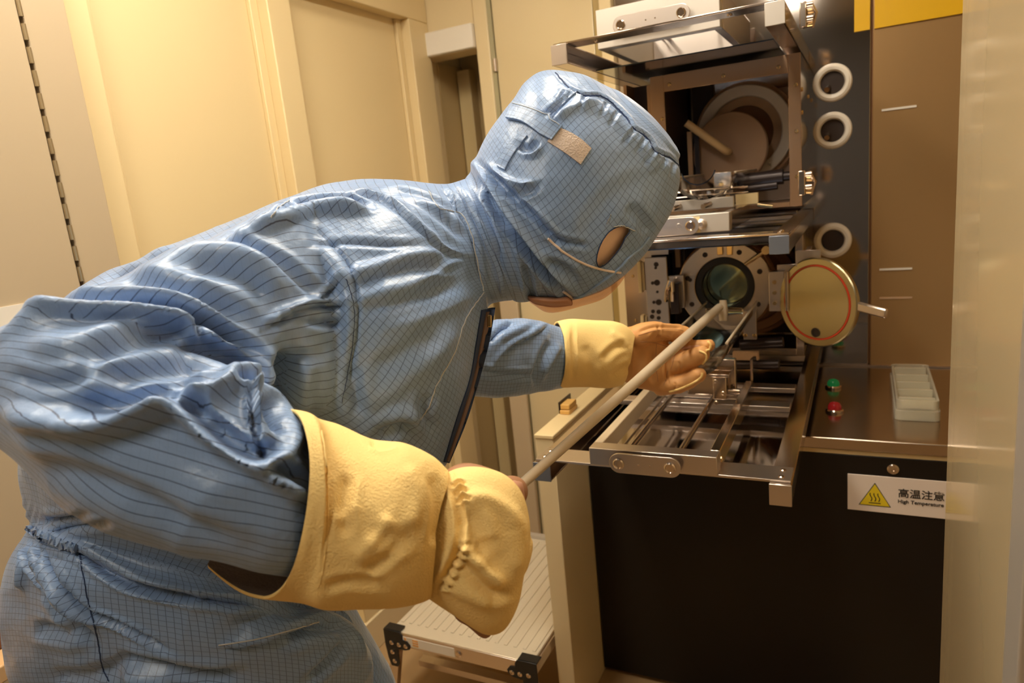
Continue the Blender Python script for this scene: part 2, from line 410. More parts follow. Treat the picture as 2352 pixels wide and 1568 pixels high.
# base cabinet with black door panel
bc = thing('base_cabinet', (0, 2.1, 0), 'black fronted base cabinet under the steel worktop', 'cabinet')
MB().box(-.712, XR, 1.815, YB+.04, .06, .789).build('body', 'furnace_brown', bc)
MB().box(-.714, XR, 1.80, 1.814, .015, .785).build('front_panel', 'black', bc, bevel=.002)
MB().box(-.712, XR, 1.80, 1.815, .786, .797).build('under_strip', 'wall_yellow', bc)
MB().box(-.712, XR, 1.83, YB+.04, 0, .06).build('plinth', 'wall_cream', bc)
lc = MB().lathe((.073, 1.80, .757), (0, -1, 0), [(.013, 0), (.013, .004), (.010, .006), (.005, .006), (.004, .003), (0, .003)], 24).build('lock', 'steel', bc)
wt = MB().box(-.714, XR, 1.79, YB-.001, .80, .83).build('steel_worktop', 'counter', bevel=.003)
tag(wt, 'continuous brushed steel worktop over the black base cabinet', 'worktop')
# sign
sg = thing('warning_sign', (.106, 1.8, .64), 'high temperature warning plate with yellow triangle on the black cabinet front', 'sign')
YS = 1.797
MB().box(-.026, .239, YS, YS+.0025, .640, .736).build('sign_plate', 'sign', sg, bevel=.001)
def flat(poly, y, th, name, m, par): return MB().prism([(p[0], y, p[1]) for p in poly], (0, -th, 0)).build(name, m, par, smooth=0)
tx, tz = .0345, .682
flat([(tx-.0355, tz-.0255), (tx+.0355, tz-.0255), (tx, tz+.036)], YS, .0006, 'triangle_border', 'ink', sg)
flat([(tx-.0325, tz-.0235), (tx+.0325, tz-.0235), (tx, tz+.0325)], YS-.0006, .0005, 'triangle', 'sign_yellow', sg)
for k in (-1, 0, 1):
    pts = [(tx+k*.0085+.0022*math.sin(t*5.5), YS-.0014, tz-.0125+t*.021) for t in np.linspace(0, 1, 12)]
    MB().tube(pts, .0011, 6).build('heat_wave', 'ink', sg)
flat([(tx-.013, tz-.0185), (tx+.013, tz-.0185), (tx+.013, tz-.0165), (tx-.013, tz-.0165)], YS-.0011, .0005, 'heat_bar', 'ink', sg)
def text(body, x, z, size, y, name, par, m='ink', bold=.0):
    cu = bpy.data.curves.new(name, 'FONT'); cu.body = body; cu.size = size; cu.extrude = .0003; cu.offset = bold
    o = bpy.data.objects.new(name+'_tmp', cu); COL.objects.link(o)
    dg = bpy.context.evaluated_depsgraph_get(); dg.update()
    me = bpy.data.meshes.new_from_object(o.evaluated_get(dg)); COL.objects.unlink(o); bpy.data.objects.remove(o)
    R = Matrix.Translation(Vector((x, y, z))) @ Matrix.Rotation(PI/2, 4, 'X')
    me.transform(R)
    root = par
    me.transform(Matrix.Translation(-Vector(root['origin'])))
    me.materials.clear(); me.materials.append(M[m])
    ob = bpy.data.objects.new(name, me); COL.objects.link(ob); ob.parent = par; return ob
text('\u9ad8\u6e29\u6ce8\u610f', .084, .688, .0245, YS-.0006, 'lettering', sg, bold=.0003)
text('High Temperature', .084, .671, .0128, YS-.0006, 'lettering', sg, bold=.0002)

# buttons on the worktop
for n_, p, m_, lb in (('green_button', (1914, 884), 'green_lamp', 'green push button set in the steel worktop'), ('red_button', (1917, 938), 'red_lamp', 'red push button set in the steel worktop')):
    c = pl(*p, 2, .838)
    t = thing(n_, (c[0], c[1], .83), lb, 'button')
    MB().lathe((c[0], c[1], .8305), (0, 0, 1), [(.023, 0), (.023, .005), (.020, .008), (.0175, .008), (.0175, .0)], 28, True).build('bezel', 'steel', t)
    MB().lathe((c[0], c[1], .8305), (0, 0, 1), [(.017, 0), (.017, .016), (.013, .023), (.007, .026), (0, .027)], 24).build('lens', m_, t)

# stack of clear wafer boxes
A = pl(2062, 833, 2, .885); B = pl(2163, 922, 2, .885)
bx0, bx1, by0, by1 = pl(2055, 915, 2, .885)[0], B[0], B[1], pl(2110, 834, 2, .885)[1]
def rrect(x0, x1, y0, y1, r, n=5):
    out = []
    for cx, cy, a0 in ((x1-r, y1-r, 0), (x0+r, y1-r, 90), (x0+r, y0+r, 180), (x1-r, y0+r, 270)):
        for i in range(n+1):
            a = math.radians(a0+90*i/n); out.append((cx+r*math.cos(a), cy+r*math.sin(a)))
    return out
def tray(z, nm, lb, inset):
    t = thing(nm, ((bx0+bx1)/2, (by0+by1)/2, z), lb, 'box')
    x0, x1, y0, y1 = bx0+inset, bx1-inset, by0+inset, by1-inset
    h = .0262
    o_ = rrect(x0, x1, y0, y1, .016); i_ = rrect(x0+.006, x1-.006, y0+.006, y1-.006, .012); n = len(o_)
    vs = [(x, y, z) for x, y in o_]+[(x, y, z+h) for x, y in o_]+[(x, y, z) for x, y in i_]+[(x, y, z+h) for x, y in i_]
    fs = []
    for k in range(n):
        j = (k+1) % n
        fs += [(k, j, n+j, n+k), (n+k, n+j, 3*n+j, 3*n+k), (3*n+k, 3*n+j, 2*n+j, 2*n+k), (2*n+k, 2*n+j, j, k)]
    MB().add(vs, fs).build('rim', 'plastic', t, bevel=.0008)
    MB().prism([(x, y, z+.001) for x, y in i_], (0, 0, .0025)).build('base', 'plastic', t)
    for q in range(5):
        yy = y0+(y1-y0)*(q+.5)/5
        MB().box(x0+.008, x1-.008, yy-.004, yy+.004, z+.004, z+h-.002).build('divider', 'plastic', t, bevel=.001)
tray(.8305, 'wafer_box', 'bottom clear plastic wafer box of the two stacked on the worktop', 0)
tray(.8575, 'wafer_box', 'top clear ribbed wafer box of the two stacked on the worktop', .003)

# wing wall left of the black panel
wg = thing('wing_partition', (-.742, 2.0, 0), 'cream upright partition with flat ledge left of the black cabinet', 'partition')
MB().box(-.768, -.717, 1.572, YB-.04, 0, .86).build('upright', 'wall_cream', wg, bevel=.002)
MB().box(-.770, -.715, 1.569, YB-.04, .8605, .871).build('ledge', 'wall_yellow', wg, bevel=.002)
ab = thing('amber_block', (-.752, 1.78, .871), 'amber block with black clip on the cream ledge', 'block')
MB().box(-.763, -.733, 1.735, 1.80, .8715, .883).box(-.762, -.734, 1.74, 1.797, .8845, .899).build('block', 'wood', ab, bevel=.002)
MB().box(-.7675, -.764, 1.74, 1.83, .8715, .905).build('clip', 'dark_metal', ab, bevel=.001)

# hazy acrylic pane in front of the cabinet on the right
YE = 1.125; yst = pl(2336, 1300, 0, .115)[1]
pn = thing('acrylic_pane', (.118, .4, 0), 'hazy cream acrylic screen down the right side of the photo', 'screen')
MB().box(.115, .121, yst-.0, YE, .03, 2.45).build('sheet', 'pane', pn, smooth=0)
MB().box(.109, .127, yst-.055, yst-.0005, .0, 2.47).build('stile', 'white_metal', pn, bevel=.002)
MB().box(.109, .127, yst-.8, yst-.056, .0, .03).build('foot_rail', 'white_metal', pn)
MB().box(.113, .123, yst, YE, .005, .0299).build('bottom_rail', 'white_metal', pn)

# ================================================================== LOADING STATIONS
def loader(lb, yf, zt, h, x0, x1, cy, cx0, cx1, czt, up=False, caps=('blue_metal', 'alu')):
    t = thing('loading_station', ((x0+x1)/2, yf, zt-h), lb, 'loader')
    ye = YB-.02; w = .040
    for i, x in enumerate((x0, x1-w)):
        # open channel rail: top flange, outer web, foot flange
        mb = MB().box(x, x+w, yf+.004, ye, zt-.004, zt)
        xo = x if i == 0 else x+w-.004
        mb.box(xo, xo+.004, yf+.004, ye, zt-h, zt-.004).box(x, x+w, yf+.004, ye, zt-h, zt-h+.003)
        mb.build('rail', 'steel', t, bevel=.001)
        MB().box(x-.0005, x+w+.0005, yf, yf+.0038, zt-h-.001, zt+.0005).build('end_cap', caps[i], t, bevel=.001)
    MB().box(x0+.002, x1-.002, yf+.012, yf+.080, zt+.0004, zt+.005).build('front_plate', 'steel' if up else 'alu', t, bevel=.001)
    screws([(x, y, zt+.005) for x in (x0+.018, x1-.02) for y in (yf+.027, yf+.06)], (0, 0, 1), .006, t, 'steel')
    if up: screws([(x, yf+.05, zt+.0004) for x in (x0+.1, x1-.12)], (0, 0, -1), .006, t, 'steel')
    yb2 = cy+.50
    for yy, zz in ((cy+.46, 0), (cy+.62, 0)):
        if yy < ye: MB().box(x0+w+.001, x1-w-.001, yy, yy+.045, zt-.010+zz, zt+.003+zz).build('cross_bar', 'alu', t, bevel=.0015)
    MB().box(x0+w+.001, x1-w-.001, ye-.11, ye-.05, zt-.03, zt-.01).build('cross_bar', 'steel', t, bevel=.0015)
    # mirror bright drip tray; upper ones have a blue reflection painted in
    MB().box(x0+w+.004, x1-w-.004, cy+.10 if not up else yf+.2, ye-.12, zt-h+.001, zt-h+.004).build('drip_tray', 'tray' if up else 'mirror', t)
    # sliding carriage
    c = MB().box(cx0, cx1, cy, cy+.036, zt+.0055, czt).build('carriage_bar', 'white_metal' if up else 'alu', t, bevel=.0015)
    for x in (cx0, cx1-.020):
        MB().box(x, x+.020, cy+.037, cy+.54, zt+.0055, czt).build('side_plate', 'wall_grey' if x == cx0 else 'steel', t, bevel=.0015)
    n = 0
    for x in (cx0+.075, cx1-.085, cx0+.057):
        MB().cyl((x, cy+.036, czt-.016), (x, cy+.50, czt-.016), .0065 if n < 2 else .003, 14).build('guide_rod', 'steel', t); n += 1
    MB().box(cx0+.021, cx1-.021, cy+.50, cy+.525, zt+.0055, czt-.006).build('rear_bar', 'alu', t, bevel=.0015)
    # grip plate with two bolts
    g0, g1 = cx0+.050, cx1-.068; zc = (zt+czt)/2+.000; r = .0215
    poly = [(g0+r+r*math.cos(a), cy-.012, zc+r*math.sin(a)) for a in np.linspace(PI/2, 3*PI/2, 12)]+[(g1-r+r*math.cos(a), cy-.012, zc+r*math.sin(a)) for a in np.linspace(-PI/2, PI/2, 12)]
    gp = MB().prism(poly, (0, -.006, 0)).build('grip_plate', 'alu', t, bevel=.001)
    for x in (g0+.021, g1-.021):
        MB().lathe((x, cy, zc), (0, -1, 0), [(.008, 0), (.008, .018), (.012, .0182), (.012, .021), (.0095, .023), (.0085, .0205), (0, .0205)], 24).build('bolt', 'steel', gp)
    screws([((g0+g1)/2+k, cy-.0181, zc) for k in (-.012, .012)], (0, -1, 0), .002, gp, 'steel', .001)
    return t
ls1 = loader('lowest loading station, pulled out above the worktop beside the gloved hand', 1.317, .905, .042, -.655, -.115, 1.32, -.520, -.252, .95)
screws([(-.249, 1.35, .935)], (1, 0, 0), .007, ls1, 'gold')
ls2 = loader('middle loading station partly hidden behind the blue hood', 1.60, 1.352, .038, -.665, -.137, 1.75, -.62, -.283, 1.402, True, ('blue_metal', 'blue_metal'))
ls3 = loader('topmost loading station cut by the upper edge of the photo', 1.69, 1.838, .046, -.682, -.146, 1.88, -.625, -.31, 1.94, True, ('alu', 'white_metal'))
# stained tape strip on the middle carriage
MB().box(-.50, -.352, 1.7485, 1.7497, 1.358, 1.397).build('tape_strip', 'tape', ls2)
for x in (-.40, -.348):
    MB().lathe((x, 1.7497, 1.378), (0, -1, 0), [(.013, 0), (.013, .003), (.011, .004), (.010, .016), (.006, .018), (.005, .012), (0, .012)], 24).build('ring_bolt', 'alu', ls2)
MB().box(-.56, -.30, 1.93, 1.95, 1.405, 1.432).build('rear_slide', 'white_metal', ls2, bevel=.001)
for x in (-.44, -.36): MB().cyl((x, 1.93, 1.418), (x-.012, 1.895, 1.413), .007, 12).build('peg', 'alu', ls2)
for k, (zz, rr) in enumerate(((1.452, .004), (1.438, .003))):
    MB().cyl((-.62, 1.99, zz), (-.27, 1.99, zz), rr, 10).build('thin_rod', 'steel', ls2)

# ---- upper tube enclosure
def enclosure(lb, z0, z1, yo, ox0, ox1, ix0, ix1, iz0, iz1, mt='brown_box'):
    t = thing('tube_enclosure', ((ox0+ox1)/2, yo, z0), lb, 'enclosure')
    f = MB().box(ox0, ix0, yo, yo+.006, z0, z1).box(ix1, ox1, yo, yo+.006, z0, z1).box(ix0, ix1, yo, yo+.006, iz1, z1).box(ix0, ix1, yo, yo+.006, z0, iz0)
    f.build('face_frame', mt, t, bevel=.001)
    MB().box(ox0, ox0+.004, yo+.0065, YB-.002, z0, z1).build('side_wall', mt, t)
    MB().box(ox1-.004, ox1, yo+.0065, YB-.002, z0, z1).build('side_wall', 'mirror', t)
    MB().box(ox0+.005, ox1-.005, yo+.0065, YB-.002, z1-.004, z1).build('roof', mt, t)
    MB().box(ox0+.005, ox1-.005, yo+.0065, YB-.002, z0, z0+.004).build('base', mt, t)
    MB().box(ix0-.015, ix0-.010, yo+.007, YB-.03, z0+.005, z1-.005).build('inner_baffle', 'dark_in', t)
    screws([(ix0+k*(ix1-ix0), yo, iz1+.018) for k in (.05, .5, .93)]+[(ox0+.03, yo, z0+k*(z1-z0)) for k in (.3, .7)]+[(ox1-.012, yo, z0+k*(z1-z0)) for k in (.2, .5, .8)], (0, -1, 0), .005, t)
    screws([(ox1, yo+k, z1-j) for k, j in ((.04, .09), (.04, .15), (.30, .09), (.04, .33))], (1, 0, 0), .006, t)
    return t
e2 = enclosure('brown steel enclosure around the upper tube mouth behind the hood', 1.385, 1.783, 2.10, -.548, -.145, -.509, -.176, 1.398, 1.737)
MB().box(-.632, -.5485, 2.20, 2.47, 1.392, 1.775).build('side_bay', 'dark_in', e2)
MB().box(-.634, -.625, 2.12, 2.1995, 1.392, 1.775).box(-.575, -.5485, 2.16, 2.1995, 1.392, 1.77).build('bay_frame', 'brown_box', e2)
E = lambda px_, py_, Y: pl(px_, py_, 1, Y)
MB().box(-.435, -.150, 2.455, 2.475, 1.392, 1.735).build('tube_plate', 'grey_ceramic', e2, bevel=.002)
MB().box(-.50, -.44, 2.44, 2.475, 1.392, 1.778).build('black_column', 'dark_in', e2)
for k in (0, 1): MB().box(-.492+k*.022, -.478+k*.022, 2.30, 2.31, 1.44, 1.63).build('terminal_strip', 'tan_ceramic' if k == 0 else 'dark_metal', e2)
rc = E(1712, 306, 2.42)
MB().ring((rc[0], 2.455, rc[2]), (0, -1, 0), .122, .158, .035, 64).build('outer_ring', 'tan_ceramic', e2, bevel=.002)
MB().ring((rc[0], 2.45, rc[2]), (0, -1, 0), .112, .146, .055, 64).build('white_ring', 'white_ceramic', e2, bevel=.003)
MB().ring((rc[0], 2.45, rc[2]), (0, -1, 0), .085, .112, .030, 64).build('inner_ring', 'tan_ceramic', e2)
MB().cyl((rc[0], 2.452, rc[2]), (rc[0], 2.446, rc[2]), .086, 48).build('tube_bore', 'furnace_brown', e2)
screws([(rc[0]+.185*math.cos(a)*.8, 2.419, rc[2]+.185*math.sin(a)*.8) for a in (.75, 2.4, 3.9, 5.5)], (0, -1, 0), .009, e2, 'tan_ceramic')
dcn = E(1676, 345, 2.33)
bd = thing('heat_baffle', tuple(dcn), 'round tan heat baffle with bent handle rod in the upper tube mouth', 'baffle')
nrm = np.array([-.10, -.98, .12]); nrm /= np.linalg.norm(nrm)
MB().lathe(dcn, nrm, [(0, -.012), (.112, -.012), (.116, -.008), (.116, .004), (.113, .008), (0, .008)], 64).build('disc', 'disc', bd)
h0 = dcn+nrm*.008+np.array([-.004, 0, -.002]); h1 = E(1669, 348, 2.25); h2 = E(1576, 282, 2.22)
MB().tube([h0, h0*.5+h1*.5, h1+np.array([.004, .008, 0]), h1, h1*.85+h2*.15, h2], [.011, .011, .011, .0115, .0115, .0115], 16).build('handle_rod', 'rodtan', bd, smooth=60)
# black cylinder, blocks and hose behind
cy_ = thing('black_cylinder', (-.25, 2.2, 1.44), 'black horizontal actuator cylinder under the upper tube mouth', 'cylinder')
a = E(1688, 418, 2.14); b = E(1800, 405, 2.14)
MB().cyl(a, b, .021, 24).build('barrel', 'dark_metal', cy_, bevel=.002)
MB().cyl(a+np.array([.03, -.01, -.022]), b+np.array([-.015, -.01, -.022]), .012, 20).build('lower_barrel', 'dark_metal', cy_, bevel=.002)
MB().cyl(b, b+np.array([.018, 0, 0]), .013, 20).build('end_fitting', 'dark_metal', cy_)
tb = thing('terminal_block', tuple(E(1660, 440, 2.08)), 'steel clamp block with brass screws right of the hood', 'block')
c = E(1664, 425, 2.08); MB().box(c[0]-.028, c[0]+.022, c[1], c[1]+.03, c[2]-.045, c[2]+.035).build('block_body', 'steel', tb, bevel=.001)
screws([tuple(E(x, y, 2.079)) for x, y in ((1658, 425), (1660, 445), (1668, 470), (1672, 452))], (0, -1, 0), .0065, tb)
c = E(1715, 458, 2.06); MB().box(c[0]-.03, c[0]+.03, c[1], c[1]+.02, c[2]-.014, c[2]+.016).build('side_block', 'wall_yellow', tb, bevel=.001)
MB().cyl(E(1740, 470, 2.04), E(1775, 474, 2.04), .006, 12).build('pin', 'gold', tb)

def half_pipe(name, lb, c, r, y0, y1, a0, a1, th=.003, lift=0.0, m='quartz'):
    t = thing(name, (c[0], y0, c[1]-r), lb, 'trough')
    n = 26; vs = []; fs = []; ny = 10
    A = np.radians(np.linspace(a0, a1, n))
    for k in range(ny+1):
        f = k/ny; y = y0+(y1-y0)*f; sc = 1.0
        if f < .12: sc = math.sqrt(max(0.02, 1-(1-f/.12)**2))*.55+.45
        for rr in (r*sc, r*sc-th):
            for a in A: vs.append((c[0]+rr*math.cos(a), y, c[1]+lift*f+rr*math.sin(a)))
    for k in range(ny):
        o = k*2*n; q = o+2*n
        for i in range(n-1):
            fs += [(o+i, o+i+1, q+i+1, q+i), (o+n+i, q+n+i, q+n+i+1, o+n+i+1)]
        fs += [(o, q, q+n, o+n), (o+n-1, o+2*n-1, q+2*n-1, q+n-1)]
    for i in range(n-1): fs += [(i, n+i, n+i+1, i+1)]
    o = ny*2*n
    for i in range(n-1): fs += [(o+i, o+i+1, o+n+i+1, o+n+i)]
    MB().add(vs, fs).build('shell', m, t, smooth=40)
    for a in (A[0], A[-1]):
        MB().tube([(c[0]+(r-th/2)*math.cos(a), y0+(y1-y0)*f, c[1]+lift*f+(r-th/2)*math.sin(a)) for f in (.12, .5, 1)], .0032, 8).build('edge_bead', 'rod', t)  # bright streaks put on the clear edges as pale frosted beads
    return t
TX, TZ = -.335, 1.135
half_pipe('quartz_trough', 'clear quartz half pipe trough running from the lower tube mouth behind the gloved fingers', (TX, 1.125), .072, 1.475, 2.06, 178, 362)
half_pipe('quartz_trough', 'clear quartz trough in the upper station just right of the hood', (-.37, 1.515), .085, 1.84, 2.36, 195, 345)
# steel saddle clamps under the lower trough
sc_ = thing('saddle_clamp', (-.30, 1.6, .955), 'polished steel saddle clamp holding the lower quartz trough', 'clamp')
c = pl(1655, 880, 1, 1.70)
MB().box(c[0]-.016, c[0]+.016, 1.685, 1.715, .951, c[2]+.02).build('post', 'steel', sc_, bevel=.002)
MB().box(c[0]-.024, c[0]+.024, 1.68, 1.72, c[2]+.021, c[2]+.028).build('cap_plate', 'steel', sc_, bevel=.001)
MB().cyl((c[0]+.018, 1.70, c[2]-.02), (c[0]+.045, 1.70, c[2]-.02), .007, 14).build('thumb_screw', 'steel', sc_)
screws([(c[0]+k, 1.6845, c[2]+j) for k, j in ((-.009, .01), (.008, -.02), (-.009, -.045))], (0, -1, 0), .005, sc_, 'steel')
MB().box(TX-.06, TX+.06, 1.72, 1.74, .951, 1.045).build('saddle', 'steel', sc_, bevel=.002)

# ---- lower tube: enclosure, furnace mouth, flange, lid
e1 = enclosure('dark steel enclosure behind the lower tube flange', .935, 1.305, 2.20, -.695, -.150, -.60, -.172, .955, 1.29, 'steel')
MB().box(-.59, -.156, 2.465, 2.475, .945, 1.295).build('back_plate', 'dark_in', e1)
MB().cyl((-.32, 2.30, 1.14), (-.32, 2.464, 1.14), .165, 48).build('furnace_mouth', 'furnace_brown', e1, bevel=.004)
MB().ring((-.32, 2.30, 1.14), (0, -1, 0), .12, .15, .02).build('mouth_ring', 'furnace_brown', e1, bevel=.003)
for k, x in enumerate((-.585, -.555, -.53)): MB().box(x, x+.008+.008*(k % 2), 2.33, 2.35, 1.20, 1.295).build('terminal_strip', ('dark_metal', 'tan_ceramic')[k % 2], e1)
fl = thing('tube_flange', (-.358, 2.1, 1.05), 'round bolted steel tube mouth flange with its brassy lid swung open', 'flange')
FC = np.array([E(1663, 658, 2.10)[0], 2.10, E(1663, 658, 2.10)[2]]); ax = (0, -1, 0)
MB().lathe(FC, ax, [(.086, -.02), (.132, -.02), (.134, -.017), (.134, -.002), (.132, 0), (.088, 0), (.086, -.002)], 72, True).build('flange_ring', 'flange', fl)
hp = None
for a in (22, 65, 118, 165, 208, 330):
    p = FC+np.array([.109*math.cos(math.radians(a)), 0, .109*math.sin(math.radians(a))])
    q = MB().lathe(p, ax, [(.0075, -.0005), (.0075, .002), (.0055, .002), (.0045, -.0)], 16, True).lathe(p, ax, [(.0055, .0002), (.0055, .0008), (0, .0008)], 16)
    q.build('bolt_hole', 'dark_in', fl)
MB().ring(FC+np.array([0, .019, 0]), ax, .066, .0859, .012).build('inner_seal', 'black_rubber', fl, bevel=.002)
MB().ring(FC+np.array([0, .28, 0]), ax, .0635, .0665, .262).build('process_tube', mat('smoky_tube', (.10, .09, .07), .12, metal=.6), fl)
MB().lathe(FC+np.array([0, .075, 0]), ax, [(0, 0), (.062, 0), (.062, .002), (0, .002)], 48).build('baffle_glass', mat('green_tint_mirror', (.40, .50, .38), .06, metal=1), fl)  # mirror disc with a green tint
MB().ring(FC+np.array([0, .07, 0]), ax, .118, .140, .045).build('clamp_ring', 'furnace_brown', fl, bevel=.002)
# lever at one o'clock
l0 = E(1712, 607, 2.08); l1 = E(1760, 574, 2.07)
MB().tube([l0, l0*.5+l1*.5, l1], .006, 12).cyl(l1-np.array([0, .01, 0]), l1+np.array([0, .012, 0]), .012, 16).build('lever', 'gold', fl)
for px_ in (1653, 1675):
    c = E(px_, 570, 2.09); MB().box(c[0]-.008, c[0]+.008, c[1], c[1]+.02, c[2]-.02, c[2]+.02).build('lug', 'gold', fl, bevel=.002)
# mounting bracket on the left
bk = thing('mounting_bracket', (-.55, 2.05, 1.0), 'slotted steel mounting bracket left of the lower flange', 'bracket')
MB().box(-.582, -.515, 2.05, 2.062, .98, 1.268).build('upright_plate', 'alu', bk, bevel=.0015)
MB().box(-.514, FC[0]-.11, 2.062, 2.078, 1.112, 1.210).build('arm', 'alu', bk, bevel=.0015)
for z in (1.165, 1.00): MB().box(-.600, -.590, 2.035, 2.060, z, z+.095).box(-.5895, -.583, 2.045, 2.06, z+.005, z+.09).build('hinge_strip', 'wall_yellow', bk, bevel=.001)
for (x, z, r) in ((1507, 607, .007), (1506, 615, .004), (1499, 650, .005), (1509, 649, .009), (1510, 670, .004), (1502, 694, .005), (1513, 694, .009), (1500, 715, .006), (1513, 716, .007), (1513, 730, .006), (1498, 727, .007), (1583, 644, .006)):
    p = E(x, z, 2.0495); 
    if x > 1530: p[1] = 2.0615
    MB().lathe(p, ax, [(r, -.0004), (r, .0012), (r*.75, .0012), (r*.7, .0004), (0, .0004)], 16).build('hole', 'dark_in', bk)
MB().box(-.505, -.478, 2.03, 2.061, 1.10, 1.19).build('toggle_block', 'dark_metal', bk, bevel=.002)
p = E(1537, 668, 2.03)
MB().tube([p+np.array([-.01, 0, -.03]), p+np.array([-.004, -.01, .0]), p+np.array([.006, -.006, .03])], .007, 10).tube([p+np.array([.008, 0, -.03]), p+np.array([.012, -.01, .0]), p+np.array([.014, -.006, .028])], .006, 10).build('toggle', 'steel', bk)
MB().box(-.575, -.52, 2.10, 2.17, 1.27, 1.30).build('top_lug', 'alu', bk)
# lid
LD = E(1874, 695, 2.02); ln = np.array([-.56, -.83, .02]); ln /= np.linalg.norm(ln); lt = np.array([.83, -.56, 0]); lt /= np.linalg.norm(lt)
R_ = .121
MB().lathe(LD, ln, [(0, -.016), (R_-.004, -.016), (R_, -.012), (R_, -.002), (R_-.003, 0), (R_*.86, 0), (R_*.86, -.002), (R_*.80, -.002), (R_*.80, 0), (0, .0012)], 72).build('hinged_lid', 'lid', fl, label='round brassy lid with red seal, swung open')
ldt = bpy.data.objects['hinged_lid']
MB().lathe(LD, ln, [(R_*.855, -.0025), (R_*.845, .0015), (R_*.815, .0015), (R_*.805, -.0025)], 72, True).build('seal_ring', 'red', ldt)
hc = LD+np.array([0, 0, -.082])+ln*.001
MB().lathe(hc, ln, [(.013, 0), (.013, .003), (.009, .003), (.008, .001), (0, .001)], 24).build('gas_port', 'dark_metal', ldt)
k0 = LD+lt*(R_-.006)-ln*.008; k1 = LD+lt*(R_+.075)-ln*.008+np.array([0, 0, -.012])
MB().obox((k0+k1)/2, (k1-k0, np.cross(k1-k0, ln), ln), (np.linalg.norm(k1-k0)/2, .0125, .006)).build('handle', 'alu', ldt, bevel=.005)
b0 = E(1868, 590, 2.05); 
hb = fl
MB().box(b0[0]-.045, b0[0]+.018, 2.055, 2.065, b0[2]-.025, b0[2]+.018).build('top_plate', 'alu', hb, bevel=.001)
c = E(1785, 668, 2.11); MB().box(c[0]-.02, c[0]+.022, 2.085, 2.115, c[2]-.055, c[2]+.06).build('hinge_block', 'alu', hb, bevel=.002)
for dz in (-.03, 0, .03): MB().cyl((c[0]-.004, 2.085, c[2]+dz), (c[0]-.004, 2.077, c[2]+dz), .006, 12).build('hinge_pin', 'gold', hb)
MB().box(c[0]+.0, b0[0]-.02, 2.116, 2.126, c[2]+.03, c[2]+.075).build('arm', 'alu', hb, bevel=.001)
MB().cyl((c[0]+.03, 2.07, c[2]-.05), (c[0]+.03, 2.07, c[2]+.06), .006, 12).build('hinge_rod', 'steel', hb)
MB().box(b0[0]-.02, b0[0]-.008, 2.066, 2.14, b0[2]-.03, b0[2]+.02).build('side_arm', 'alu', hb)
# latches on the right side of the enclosures
for (px_, py_, lb) in ((1842, 420, 'shiny toggle latch beside the upper tube enclosure'), (1845, 35, 'shiny toggle latch near the top of the enclosure column')):
    c = pl(px_, py_, 0, -.132)
    t = thing('toggle_latch', tuple(c), lb, 'latch')
    MB().obox(c, ((1, 0, 0), (0, 1, 0), (0, 0, 1)), (.008, .014, .03)).build('latch_plate', 'steel', t, bevel=.002)
    for k, (dy, dz) in enumerate(((-.012, .02), (.01, .008), (-.008, -.01), (.012, -.022))):
        MB().cyl(c+np.array([.008, dy, dz]), c+np.array([.024, dy, dz]), .007, 14).build('latch_stud', ('steel', 'gold')[k % 2], t, bevel=.001)
    MB().tube([c+np.array([.02, -.012, .02]), c+np.array([.03, 0, 0]), c+np.array([.02, .012, -.03])], .004, 8).build('latch_wire', 'steel', t)
# carriage gear under the lower tube
cg = thing('carriage_drive', (-.24, 2.0, .9), 'dark drive shaft and clamp bars under the lower tube', 'drive unit')
for (x0, y0_, x1, y1_, Y, r, m_) in ((1700, 792, 1800, 785, 2.12, .016, 'dark_metal'), (1690, 838, 1790, 836, 2.02, .014, 'dark_metal')):
    MB().cyl(E(x0, y0_, Y), E(x1, y1_, Y), r, 18).build('drive_shaft', m_, cg, bevel=.002)
c = E(1712, 818, 2.0); MB().box(c[0]-.035, c[0]+.035, 2.0, 2.02, c[2]-.012, c[2]+.012).build('shaft_block', 'tan_ceramic', cg, bevel=.002)
c = E(1722, 745, 2.06); MB().box(c[0]-.018, c[0]+.018, 2.06, 2.075, c[2]-.045, c[2]+.04).build('support_bracket', 'alu', cg, bevel=.001)
screws([tuple(E(x, 770, 2.0595)) for x in (1712, 1733)], (0, -1, 0), .006, cg)
c = E(1725, 905, 1.86); MB().prism([(c[0], 1.86, .951), (c[0], 1.86, 1.01), (c[0], 1.93, 1.0), (c[0], 1.97, .951)], (.006, 0, 0)).build('stop_plate', 'steel', cg)

# ================================================================== STEP LADDER
ZS = .27
P0 = pl(885, 1458, 2, ZS); P1 = pl(1232, 1512, 2, ZS); P2 = pl(1222, 1234, 2, ZS)
sx0, sx1, sy0, sy1 = P0[0]-.01, -.776, (P0[1]+P1[1])/2, P2[1]
st = thing('step_ladder', ((sx0+sx1)/2, (sy0+sy1)/2, 0), 'low aluminium platform ladder with black corner brackets under the gloved hand', 'ladder')
MB().box(sx0+.006, sx1-.006, sy0+.006, sy1, ZS-.012, ZS-.003).build('platform', 'step_top', st, bevel=.002)
nr = 16; rb = None
for i in range(nr):
    x = sx0+.02+(sx1-sx0-.04)*i/(nr-1)
    if rb is None: rb = MB().box(x-.005, x+.005, sy0+.05, sy1-.02, ZS-.0029, ZS).build('tread_rib', 'step_top', st, bevel=.001); xr0 = x
    else: copy_part(rb, (x-xr0, 0, 0))
MB().box(sx0+.0, sx1-.0, sy0, sy0+.0058, ZS-.045, ZS-.002).build('front_rail', 'alu', st, bevel=.001)
MB().box(sx0+.0, sx1-.0, sy1+.001, sy1+.02, ZS-.045, ZS+.01).build('back_rail', 'white_metal', st, bevel=.001)
for x in (sx0, sx1-.005): MB().box(x, x+.005, sy0+.0065, sy1, ZS-.045, ZS-.013).build('side_rail', 'alu', st)
xm = (sx0+sx1)/2
